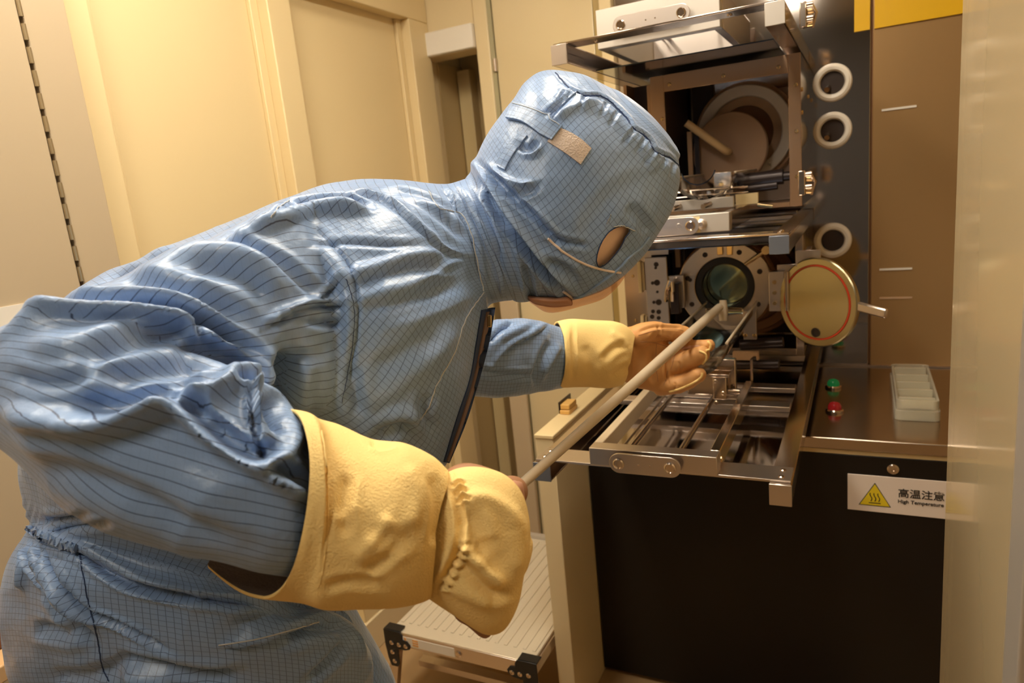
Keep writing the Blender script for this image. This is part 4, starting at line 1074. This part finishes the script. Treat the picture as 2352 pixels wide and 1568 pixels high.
if p is not None: MB().obox(p, (UP, RT, FW), (.008, .0028, .0015)).build('zip_puller', 'gold', coverall, bevel=.001)
strip_on(cov_bvh, [(1050, 432), (1078, 480), (1112, 560), (1140, 625), (1152, 680)], [(1060, 430), (1088, 476), (1123, 556), (1150, 620), (1162, 678)], 'collar_band', 'fabric', coverall, off=.0012, th=.0012)
# belt casing across the gathers
strip_on(cov_bvh, [(70, 1205), (95, 1222), (130, 1235), (180, 1252)], [(66, 1222), (90, 1245), (125, 1258), (176, 1270)], 'waist_elastic', 'fabric_plain', coverall, off=.003, wav=.0012, ny=60)
seam_on(cov_bvh, [(182, 1272), (195, 1340), (207, 1400), (225, 1470), (235, 1530), (252, 1566)], 'side_seam', 'navy', coverall, .0008, off=.0004, jit=.8)
seam_on(cov_bvh, [(502, 1481), (560, 1473), (605, 1464), (680, 1443), (736, 1426)], 'pocket_seam', 'stitch', coverall, .0009, off=.0006)

# ---------------- hood
hood_p = loft([section((1082, 398), (1165, 682), .955, .086), section((1084, 378), (1190, 694), .955, .098), section((1096, 366), (1236, 692), .952, .100), section((1112, 335), (1314, 690), .95, .108), section((1145, 283), (1386, 667), .948, .113),
               section((1182, 232), (1455, 612), .948, .115), section((1213, 188), (1504, 552), .95, .115), section((1258, 164), (1546, 468), .955, .108), section((1330, 172), (1562, 405), .96, .090), section((1402, 202), (1560, 365), .965, .062)], nu=96, capscale=.30, caps=(True, True))
hd = fuse([hood_p], .0023, smooth=4)
hs = [
 ('v', 13, 9, [(1083, 393), (1100, 425), (1119, 448), (1150, 500), (1178, 535), (1237, 607), (1275, 650), (1312, 684)]),
 ('r', 6, 9, [(1092, 378), (1112, 410), (1140, 452), (1190, 520), (1240, 585), (1290, 640), (1335, 680)]),
 ('v', 9, 8, [(1100, 376), (1130, 405), (1160, 436), (1195, 470), (1229, 500), (1262, 535), (1300, 560)]),
 ('r', 5, 9, [(1125, 385), (1155, 405), (1180, 418), (1205, 422), (1230, 416)]),
 ('v', 4, 9, [(1150, 440), (1200, 445), (1240, 425)]),
 ('c', 7, 5, [(1276, 168), (1295, 188), (1310, 203), (1335, 217), (1350, 220), (1375, 219), (1400, 232), (1420, 250), (1440, 272), (1455, 295), (1478, 310), (1492, 324), (1502, 345), (1520, 355), (1540, 362), (1562, 383)]),
 ('r', 5, 14, [(1290, 205), (1340, 238), (1400, 262), (1440, 300), (1480, 340), (1520, 380), (1556, 410)]),
 ('v', 5, 9, [(1253, 272), (1277, 252), (1300, 228), (1315, 212)]),
 ('r', 4, 8, [(1275, 272), (1310, 252), (1350, 240), (1385, 238)]),
 ('v', 4, 8, [(1190, 330), (1215, 345), (1235, 320)]),
 ('r', 4, 7, [(1200, 350), (1225, 352), (1245, 338)]),
 ('r', 3, 14, [(1490, 350), (1492, 380), (1500, 400)]),
 ('v', 5, 14, [(1440, 470), (1470, 500), (1490, 540)]),
 ('v', 3, 22, [(1330, 560), (1380, 480), (1440, 430), (1500, 410)]),
 ('v', 6, 8, [(1262, 552), (1300, 555), (1350, 565)]),
 ('v', 5, 9, [(1245, 600), (1290, 610), (1330, 650)]),
 ('r', 4, 9, [(1235, 575), (1290, 590), (1340, 625)]),
 ('v', 6, 8, [(1200, 600), (1215, 640), (1222, 690)]),
 ('r', 4, 9, [(1180, 560), (1200, 620), (1205, 680)]),
 ('v', 4, 10, [(1110, 480), (1130, 540), (1150, 600)]),
 ('v', 3, 12, [(1360, 640), (1395, 600), (1440, 560)]),
]
for a, b in (((1300, 205), (1285, 235)), ((1345, 224), (1330, 256)), ((1395, 235), (1380, 270)), ((1420, 256), (1400, 290)), ((1455, 300), (1432, 330)), ((1480, 316), (1462, 352)), ((1500, 345), (1478, 380)), ((1530, 362), (1510, 392)), ((1550, 372), (1538, 405))):
    hs.append(('v', 2.6, 5, [a, ((a[0]+b[0])/2-2, (a[1]+b[1])/2), b]))
for i in range(4): hs[i] = (hs[i][0], hs[i][1]*1.4, *hs[i][2:])
sculpt(hd, hs)
wrinkle(hd, .0035, 11, 5); wrinkle(hd, .0010, 34, 6)
hood_bvh_full = bvh_of(hd)
# cut the ear slit out of the hood
slit = [(1443, 521), (1446, 532), (1436, 546), (1425, 568), (1408, 590), (1392, 606), (1376, 613), (1370, 598), (1374, 575), (1384, 552), (1398, 533), (1415, 522), (1430, 519)]
def inside(x, y, P):
    c = False; j = len(P)-1
    for i in range(len(P)):
        if (P[i][1] > y) != (P[j][1] > y) and x < (P[j][0]-P[i][0])*(y-P[i][1])/(P[j][1]-P[i][1])+P[i][0]: c = not c
        j = i
    return c
bm = bmesh.new(); bm.from_mesh(hd); kill = []
for f in bm.faces:
    c = f.calc_center_median(); x, y, d_ = pix(c)
    if 1365 < x < 1450 and 515 < y < 617 and f.normal.dot(Vector(CAM)-c) > 0 and inside(x, y, slit): kill.append(f)
bmesh.ops.delete(bm, geom=kill, context='FACES'); bm.to_mesh(hd); bm.free()
hood = finish(hd, 'hood', ['fabric_hood'], person, [hood_p], [0], label='blue grid hood pulled over the whole head')
strip_on(hood_bvh_full, [(1462, 500), (1400, 512), (1372, 560), (1352, 610)], [(1468, 530), (1452, 560), (1420, 600), (1384, 632)], 'face_mask', 'maskskin', person, off=-.008, th=.001, nx=10, label='pinkish mask showing through the hood slit')
seam_on(hood_bvh_full, slit+[slit[0]], 'slit_edge', 'navy', hood, .0008, off=.0002)
seam_on(hood_bvh_full, [(1410, 521), (1428, 518), (1447, 525), (1458, 530)], 'slit_thread', 'stitch', hood, .0007, off=.001, jit=1)
seam_on(hood_bvh_full, [(1403, 493), (1397, 505), (1392, 516)], 'loose_thread', 'stitch', hood, .0006, off=.001, jit=1.5)
seam_on(hood_bvh_full, [(1275, 167), (1295, 188), (1310, 203), (1335, 217), (1350, 220), (1375, 219), (1400, 232), (1420, 250), (1440, 272), (1455, 295), (1478, 310), (1492, 324), (1502, 345), (1520, 355), (1540, 362), (1561, 384)], 'crown_seam', 'navy', hood, .0010, off=-.0060+.0062, jit=.9)
seam_on(hood_bvh_full, [(1258, 548), (1290, 575), (1330, 600), (1380, 618), (1428, 626)], 'elastic_cord', 'elastic', hood, .0016, off=.0008)
seam_on(hood_bvh_full, [(1293, 668), (1306, 676), (1318, 685)], 'elastic_cord', 'elastic', hood, .002, off=.001)
strip_on(hood_bvh_full, [(1328, 210), (1300, 236), (1276, 262), (1262, 284)], [(1312, 200), (1284, 226), (1260, 250), (1246, 272)], 'seam_tape', 'fabric_hood', hood, off=.0012, th=.001)
strip_on(hood_bvh_full, [(1212, 312), (1190, 340), (1172, 368), (1160, 392)], [(1192, 302), (1170, 330), (1152, 358), (1142, 382)], 'seam_tape', 'fabric_hood', hood, off=.0012, th=.001)
strip_on(hood_bvh_full, [(1282, 294), (1310, 306), (1335, 322), (1357, 342)], [(1258, 326), (1285, 343), (1310, 360), (1333, 378)], 'velcro_patch', 'velcro', hood, off=.0014, th=.0012, label='beige velcro patch')
strip_on(hood_bvh_full, [(1187, 237), (1215, 247), (1245, 258), (1270, 274), (1292, 292)], [(1166, 275), (1195, 280), (1215, 290), (1240, 308), (1268, 324)], 'back_strap', 'fabric_hood', hood, off=.0042, th=.0016)
seam_on(hood_bvh_full, [(1182, 243), (1215, 252), (1243, 263), (1268, 279), (1286, 294)], 'stitch_line', 'stitch', hood, .0005, off=.0062)
seam_on(hood_bvh_full, [(1490, 545), (1470, 570), (1442, 592), (1419, 617), (1374, 652), (1339, 677), (1317, 684), (1285, 692)], 'hem', 'fabric_plain', hood, .0022, off=.0006)

# ---------------- body under the clothes: one continuous surface with a face
hc_ = D(1330, 450, .965); fdir = RT*.60-UP*.66+FW*.42; fdir /= np.linalg.norm(fdir)
hup = RT*.62+UP*.78; hup -= fdir*(hup@fdir); hup /= np.linalg.norm(hup); hrt = np.cross(fdir, hup)
def H(r, u, f): return hc_+hrt*r+hup*u+fdir*f
def ell(c, ax, rad, nu=28, nv=16):
    V = []; F = []
    for k in range(nv+1):
        ph = PI*k/nv
        for i in range(nu):
            th = 2*PI*i/nu; q = (math.sin(ph)*math.cos(th)*rad[0], math.sin(ph)*math.sin(th)*rad[1], math.cos(ph)*rad[2])
            V.append(c+ax[0]*q[0]+ax[1]*q[1]+ax[2]*q[2])
    for k in range(nv):
        for i in range(nu): F.append((k*nu+i, k*nu+(i+1) % nu, (k+1)*nu+(i+1) % nu, (k+1)*nu+i))
    return np.array(V), F, None
AXH = (hrt, fdir, hup)
inner = [ell(H(0, .02, 0), AXH, (.074, .092, .088)), ell(H(0, -.055, .030), AXH, (.052, .060, .060)), ell(H(0, -.095, .068), AXH, (.022, .02, .018)),
         chain3([(H(0, .018, .088), .009), (H(0, -.010, .100), .011), (H(0, -.028, .106), .014)]), ell(H(.074, -.01, -.005), AXH, (.010, .018, .030)), ell(H(-.074, -.01, -.005), AXH, (.010, .018, .030)),
         chain3([(H(-.032, .036, .084), .008), (H(.032, .036, .084), .008)]),
         chain3([(D(1260, 520, .96), .056), (D(1130, 560, .95), .056), (D(1040, 590, .94), .075)]),
         loft([section((170, 1230), (600, 1370), .98, .13), section((250, 900), (800, 1180), .95, .15), section((520, 680), (970, 1000), .92, .15), section((800, 520), (1050, 800), .93, .14), section((960, 500), (1080, 690), .94, .09)], nu=40),
         chain([(760, 640, .86, .055), (400, 760, .70, .048), (60, 880, .635, .042), (380, 1010, .61, .036), (700, 1130, .62, .028), (1000, 1200, .64, .026), (1100, 1210, .655, .034)], 20),
         chain([(960, 690, 1.03, .045), (1000, 740, 1.10, .040), (1040, 800, 1.18, .034), (1100, 828, 1.225, .032), (1180, 830, 1.28, .030), (1400, 825, 1.455, .022), (1500, 830, 1.515, .018)], 20),
         chain3([(D(300, 1350, 1.0), .11), (D(285, 1600, 1.03), .10), (np.array((-.93, .47, .48)), .06), (np.array((-.98, .51, .10)), .04), (np.array((-.90, .49, .04)), .035)], 20),
         chain3([(D(550, 1350, 1.03), .11), (D(700, 1600, 1.11), .09), (np.array((-.76, .76, .46)), .06), (np.array((-.81, .80, .10)), .04), (np.array((-.72, .80, .04)), .035)], 20)]
for (rx, ry, rd, r2) in ((1180, 1120, .70, 0), (1185, 1160, .70, 0), (1180, 1200, .70, 0), (1170, 1240, .695, 0)):
    inner.append(chain([(1100, ry+20, .66, .010), (rx, ry, .665, .009), (rx, ry+4, .695, .0085), (1130, ry+6, .705, .008)], 10))
inner.append(chain([(1080, 1260, .65, .012), (1130, 1290, .67, .011), (1165, 1270, .69, .009)], 10))
for tip, kn in (((1622, 796), (1545, 805)), ((1612, 818), (1545, 835)), ((1596, 852), (1540, 858)), ((1600, 864), (1530, 884))):
    inner.append(chain([(1500, 830, 1.51, .010), (kn[0], kn[1], 1.517, .007), (tip[0]-14, tip[1], 1.497, .006)], 10))
inner.append(chain([(1465, 800, 1.485, .010), (1510, 766, 1.485, .009), (1556, 768, 1.515, .008)], 10))
bd_ = fuse(inner, .006, 4)
body = finish(bd_, 'body', ['skin'], person)
for s_ in (-1, 1):
    ey = ell(H(.031*s_, .018, .082), AXH, (.0135, .0135, .0135), 20, 12); e_ = MB().add([tuple(v) for v in ey[0]], ey[1]).build('eye', 'eye', person, smooth=80)
    ey = ell(H(.031*s_, .015, .0915), AXH, (.0055, .005, .0055), 14, 8); MB().add([tuple(v) for v in ey[0]], ey[1]).build('iris', 'iris', e_, smooth=80)
    MB().tube([H(.016*s_, .043, .092), H(.032*s_, .047, .092), H(.048*s_, .041, .083)], .003, 8).build('eyebrow', 'hair', person)
MB().tube([H(-.022, -.052, .083), H(-.010, -.050, .090), H(0, -.052, .091), H(.010, -.050, .090), H(.022, -.052, .083)], [.002, .0045, .004, .0045, .002], 10).build('mouth', 'lip', person)
# clear shield and pink mask below the hood opening
sh = []
for (A_, B_) in (((1205, 680), (1226, 700)), ((1240, 680), (1252, 716)), ((1262, 670), (1282, 717)), ((1310, 650), (1332, 704)), ((1350, 630), (1386, 686)), ((1385, 600), (1424, 652)), ((1410, 570), (1448, 612))):
    sh.append(section(A_, B_, .972, .062))
sv, sf, _ = loft([(s[0], s[1], s[2]*.8, s[3]) for s in sh], nu=40, capscale=.3)
MB().add([tuple(v) for v in sv], sf).build('face_shield', 'shield', person, smooth=60, label='clear pinkish face shield edge below the hood')
lo = loft([section((1212, 676), (1232, 700), .955, .045), section((1262, 680), (1272, 706), .955, .05), section((1300, 676), (1312, 702), .96, .05)], nu=30)
MB().add([tuple(v) for v in lo[0]], lo[1]).build('chin_strap', 'skin', person, smooth=60)
# cleanroom boots
for bx, by, dx, dy in ((-.99, .52, .12, -.03), (-.82, .81, .14, .0)):
    d_ = np.array([.97, .25 if by > .6 else .05, 0]); d_ /= np.linalg.norm(d_)
    b_ = np.array([bx, by, 0])
    bt_ = fuse([chain3([(b_+[0, 0, .26], .072), (b_+[0, 0, .12], .066), (b_+[0, 0, .07], .058)], 24), chain3([(b_+d_*-.03+[0, 0, .055], .048), (b_+d_*.08+[0, 0, .055], .050), (b_+d_*.19+[0, 0, .045], .040)], 24)], .006, 4)
    bo = finish(bt_, 'boot', ['fabric_plain'], person)
    c_ = b_+d_*.08; w_ = np.cross(d_, [0, 0, 1]); 
    MB().prism([c_+d_*(.155*math.cos(t))+w_*(.046*math.sin(t))+np.array([0, 0, .0]) for t in np.linspace(0, 2*PI, 24, endpoint=False)], (0, 0, .016)).build('sole', 'shoe', bo, bevel=.002)

# ---------------- near glove (right hand): flared cuff, gathered wrist, fist round the rod
cuff_p = [section((652, 940), (600, 1372), .625, .085, N=(708, 1160)), section((700, 952), (660, 1380), .62, .082, N=(745, 1165)), section((765, 972), (740, 1384), .62, .078), section((850, 1006), (830, 1385), .62, .072), section((930, 1016), (905, 1384), .62, .066),
          section((995, 1046), (962, 1376), .625, .056), section((1030, 1082), (990, 1368), .63, .044)]
def open_loft(secs, th, nu=90, sub=7, cap_end=False):
    """a cloth tube with wall thickness, open at the first section"""
    V1, F1, UV = loft(secs, nu, sub, caps=(False, False)); m = (len(V1)-2)//nu
    V1 = V1[:-2]; F1 = [f for f in F1 if len(f) == 4]
    c = V1.reshape(m, nu, 3); cen = c.mean(1, keepdims=True); rad = c-cen; inn = cen+rad*(1-th/np.linalg.norm(rad, axis=2, keepdims=True))
    V = np.vstack([V1, inn.reshape(-1, 3)]); K = m*nu; F = list(F1)+[tuple(K+i for i in f[::-1]) for f in F1]
    for i in range(nu):
        j = (i+1) % nu; F.append((i, K+i, K+j, j)); a = (m-1)*nu; F.append((a+j, K+a+j, K+a+i, a+i))
    return V, F, None
def sheet(secs, nu=220, sub=18):
    V1, F1, _ = loft(secs, nu, sub, caps=(False, False)); V1 = V1[:-2]; F1 = [f for f in F1 if len(f) == 4]
    me = bpy.data.meshes.new('sheet'); me.from_pydata([tuple(v) for v in V1], [], F1); me.update()
    cen = V1.reshape(-1, nu, 3).mean(1)
    # make the normals point out of the tube
    f = me.polygons[len(me.polygons)//2]; c = np.array(f.center); k = np.argmin(np.linalg.norm(cen-c, axis=1))
    if (c-cen[k])@np.array(f.normal) < 0: me.flip_normals()
    me.update(); return me
def thicken(o, th):
    s = o.modifiers.new('wall', 'SOLIDIFY'); s.thickness = th; s.offset = -1; s.material_offset = 1; s.material_offset_rim = 0
cuff = sheet(cuff_p)
V_ = getV(cuff); X_, Y_, D_ = pixv(V_)
# far lower edge of the rim droops back towards the elbow
w_ = np.clip((D_-.618)/.05, 0, 1)*np.clip((Y_-1180)/150, 0, 1)*np.clip((760-X_)/120, 0, 1)
V_ = V_-RT*(.040*w_)[:, None]-UP*(-.012*w_)[:, None]
setV(cuff, V_)
sculpt(cuff, [
  ('r', 1.2, 12, [(668, 950), (695, 1000), (706, 1080), (716, 1160), (704, 1250), (690, 1310)]),
 ('v', 4, 16, [(800, 1080), (792, 1160), (798, 1240)]), ('v', 3, 20, [(850, 1200), (900, 1240), (960, 1230)]), ('r', 4, 18, [(810, 1290), (860, 1240), (900, 1180)]),
 ('v', 3, 14, [(830, 1320), (880, 1290), (930, 1250)]), ('r', 4, 20, [(930, 1060), (960, 1140), (940, 1220)]), ('v', 4, 15, [(990, 1080), (1010, 1160), (1000, 1260)]),
 ('v', 3.5, 9, [(850, 1010), (880, 1020), (910, 1012)]), ('v', 3, 12, [(740, 1350), (800, 1335), (880, 1345)]), ('r', 2, 14, [(760, 1180), (790, 1190), (820, 1150)])])
cuff_bvh = bvh_of(cuff)
wrinkle(cuff, .004, 13, 8)
glove = finish(cuff, 'right_glove_cuff', ['yellow_glove', 'lining'], person, label='flared yellow cuff of the near heat glove')
glove.name = 'glove_cuff'
thicken(glove, .003)
for off_ in (0,):
    seam_on(cuff_bvh, [(738, 990), (748, 1060), (753, 1160), (750, 1250), (738, 1330), (728, 1365)], 'stitch_line', 'yellow_glove', glove, .0008, off=.0004, jit=.5)
g_bvh = None
hand_p = [section((1028, 1082), (986, 1368), .635, .042), section((1062, 1070), (1020, 1392), .635, .045), section((1110, 1070), (1072, 1425), .635, .047), section((1160, 1088), (1120, 1450), .64, .046),
          section((1196, 1128), (1160, 1440), .645, .042), section((1213, 1185), (1190, 1385), .65, .034), section((1219, 1240), (1205, 1320), .655, .020)]
hp_ = loft(hand_p, nu=72, capscale=.5)
hm = fuse([hp_], .0022, 4)
gl = [('v', 7, 9, [(1035, 1090), (1050, 1150), (1058, 1200), (1052, 1260), (1030, 1310), (1005, 1355)]),
      ('v', 6, 22, [(1060, 1180), (1085, 1200), (1100, 1250), (1105, 1290)]), ('r', 5, 18, [(1060, 1150), (1110, 1140), (1160, 1170), (1190, 1210)]),
      ('v', 4, 26, [(1120, 1230), (1135, 1280), (1130, 1320)]), ('r', 6, 12, [(1052, 1235), (1085, 1275), (1120, 1310), (1160, 1345)]), ('v', 5, 14, [(1045, 1270), (1085, 1320), (1130, 1360), (1180, 1350)]),
      ('r', 4, 18, [(1030, 1340), (1080, 1365), (1130, 1385)]), ('r', 4, 20, [(1180, 1180), (1195, 1250), (1185, 1320)])]
for k, (x, y) in enumerate(((1043, 1108), (1050, 1126), (1055, 1145), (1060, 1250), (1052, 1270), (1044, 1290), (1034, 1308), (1024, 1326), (1014, 1344))):
    gl.append(('v', 4, 4, [(x-6, y+2), (x+10, y-2), (x+26, y+1)])); gl.append(('r', 2.5, 4, [(x-6, y+10), (x+10, y+7), (x+24, y+9)]))
sculpt(hm, gl); wrinkle(hm, .004, 14, 9)
hand_r = finish(hm, 'glove_hand', ['yellow_glove'], person, label='yellow back of the near glove closed round the rod')
cuff2 = [loft([section((1022, 1082), (1000, 1350), .668, .022), section((1060, 1066), (1025, 1392), .67, .026), section((1110, 1071), (1078, 1438), .672, .028), section((1150, 1092), (1120, 1462), .675, .028), section((1172, 1150), (1150, 1400), .68, .022)], nu=40)]
for ry in (1130, 1180, 1232, 1285):
    cuff2.append(chain([(1150, ry+6, .68, .017), (1176, ry, .695, .0165), (1172, ry, .714, .016), (1140, ry+2, .722, .0155), (1100, ry+6, .716, .015)], 14))
cuff2.append(chain([(1080, 1390, .68, .018), (1130, 1360, .70, .017), (1150, 1310, .722, .016)], 14))
lm = fuse(cuff2, .003, 4); wrinkle(lm, .003, 16, 4)
finish(lm, 'glove_palm', ['leather_dark'], person, label='brown leather palm and fingers of the near glove')

# ---------------- far glove (left hand) cupped under the rod
fc_ = [section((1278, 738), (1280, 890), 1.375, .056, N=(1298, 815)), section((1310, 733), (1300, 890), 1.385, .056, N=(1322, 815)), section((1360, 735), (1350, 888), 1.40, .055), section((1410, 740), (1400, 890), 1.415, .052), section((1440, 752), (1430, 884), 1.43, .047), section((1458, 772), (1440, 868), 1.44, .040)]
fm_ = sheet(fc_, 140, 14)
sculpt(fm_, [('r', 4, 8, [(1400, 760), (1425, 780), (1440, 800)]), ('v', 4, 9, [(1380, 830), (1410, 800), (1440, 790)]), ('v', 4, 9, [(1400, 870), (1425, 850), (1450, 840)]), ('r', 3, 8, [(1300, 745), (1303, 815), (1300, 880)]), ('v', 3, 5, [(1316, 745), (1319, 815), (1314, 880)]), ('v', 3, 12, [(1340, 790), (1360, 830), (1350, 870)])])
wrinkle(fm_, .005, 12, 12)
thicken(finish(fm_, 'glove_cuff', ['yellow_glove', 'lining'], person, label='yellow cuff of the far heat glove'), .004)
fh = [loft([section((1446, 750), (1432, 872), 1.482, .026), section((1480, 757), (1462, 890), 1.492, .028), section((1515, 775), (1500, 900), 1.502, .026), section((1545, 795), (1532, 905), 1.512, .021), section((1556, 815), (1548, 890), 1.515, .014)], nu=48, capscale=.5),
      chain([(1462, 776, 1.475, .026), (1490, 763, 1.475, .023), (1528, 762, 1.492, .0200), (1563, 767, 1.520, .0190), (1574, 769, 1.528, .017)], 20),
      chain([(1535, 812, 1.520, .019), (1570, 806, 1.526, .0175), (1600, 797, 1.520, .016), (1626, 793, 1.508, .0145)], 20),
      chain([(1532, 842, 1.515, .022), (1560, 834, 1.502, .0215), (1590, 822, 1.490, .0205), (1612, 813, 1.482, .0180)], 20),
      chain([(1530, 862, 1.520, .018), (1562, 858, 1.525, .0165), (1592, 850, 1.522, .015)], 20),
      chain([(1518, 888, 1.508, .020), (1550, 884, 1.500, .019), (1582, 874, 1.490, .0175), (1606, 861, 1.480, .015)], 20)]
hf = fuse(fh, .0024, 4)
sculpt(hf, [('v', 5, 6, [(1500, 775), (1530, 783), (1555, 790)]), ('v', 4, 7, [(1497, 800), (1500, 840), (1496, 885)]), ('r', 3, 8, [(1480, 800), (1478, 840), (1470, 870)]), ('c', 5, 4, [(1533, 815), (1530, 850), (1536, 885)]),
            ('c', 3, 4, [(1512, 745), (1512, 762), (1508, 780)]), ('c', 3, 4, [(1558, 828), (1562, 842), (1560, 855)]), ('c', 3, 3, [(1550, 876), (1552, 888), (1548, 898)]), ('v', 3, 4, [(1462, 766), (1500, 752), (1560, 752), (1574, 750)])])
wrinkle(hf, .0030, 18, 14); wrinkle(hf, .0012, 45, 15); ridged(hf, .0012, 22, 16)
hf_bvh = bvh_of(hf)
hl = finish(hf, 'glove_hand', ['leather', 'yellow_glove'], person, label='tan leather palm and five fingers of the far glove')
me = hl.data; o0 = np.array(ROOT)
for p_ in me.polygons:
    c = np.array(p_.center)+o0; v = CAM-c; v /= np.linalg.norm(v)
    if np.array(p_.normal)@(v*.95+RT*.0+UP*.12) < .02: p_.material_index = 1

for pts in ([(1626, 784), (1632, 792), (1629, 802), (1620, 806)], [(1606, 806), (1619, 812), (1622, 824), (1612, 836)], [(1612, 856), (1610, 866), (1590, 880), (1560, 893), (1535, 900)]):
    seam_on(hf_bvh, pts, 'piping', 'yellow_glove', hl, .0026, off=.0002, label='yellow edge piping')
for pts in ([(1470, 785), (1500, 786), (1530, 795), (1553, 800)], [(1553, 800), (1546, 830), (1540, 850)], [(1466, 770), (1510, 758), (1550, 756), (1572, 760)], [(1508, 790), (1506, 830), (1512, 880)], [(1524, 884), (1530, 870), (1534, 850)]):
    seam_on(hf_bvh, pts, 'palm_seam', 'leather_dark', hl, .0007, off=-.0001, jit=.4)

# ================================================================== THE ROD
rod = thing('quartz_rod', tuple(D(1130, 1180, .69)), 'long pale quartz push rod running from the near glove into the lower tube', 'rod')
r0 = D(1100, 1200, .688); rT = D(1652, 706, 1.80)
MB().tube([r0+(rT-r0)*t for t in np.linspace(0, 1, 24)], [.0052+.0055*min(1, t*1.5) for t in np.linspace(0, 1, 24)], 20).build('shaft', 'rod', rod, smooth=60)
c = D(1661, 714, 1.82)
MB().tube([c-RT*.045, c-RT*.02, c+RT*.0, c+RT*.05], [.007, .009, .011, .008], 14).build('cross_piece', 'quartz', rod, smooth=60)
MB().tube([c+UP*.028, c, c-UP*.026], [.009, .012, .010], 14).build('hook_end', 'rod', rod, smooth=60)

# repeats carry one group phrase
GR = {'loading_station': 'loading stations stacked on the furnace front', 'ceiling_light': 'ceiling troffers', 'wafer_box': 'clear wafer boxes on the worktop', 'tube_enclosure': 'steel enclosures around the tube mouths',
      'quartz_trough': 'quartz troughs of the loading stations', 'toggle_latch': 'shiny toggle latches', 'amber_band': 'amber film across the panel top'}
for o in bpy.data.objects:
    b = o.name.split('.')[0]
    if o.parent is None and b in GR: o['group'] = GR[b]
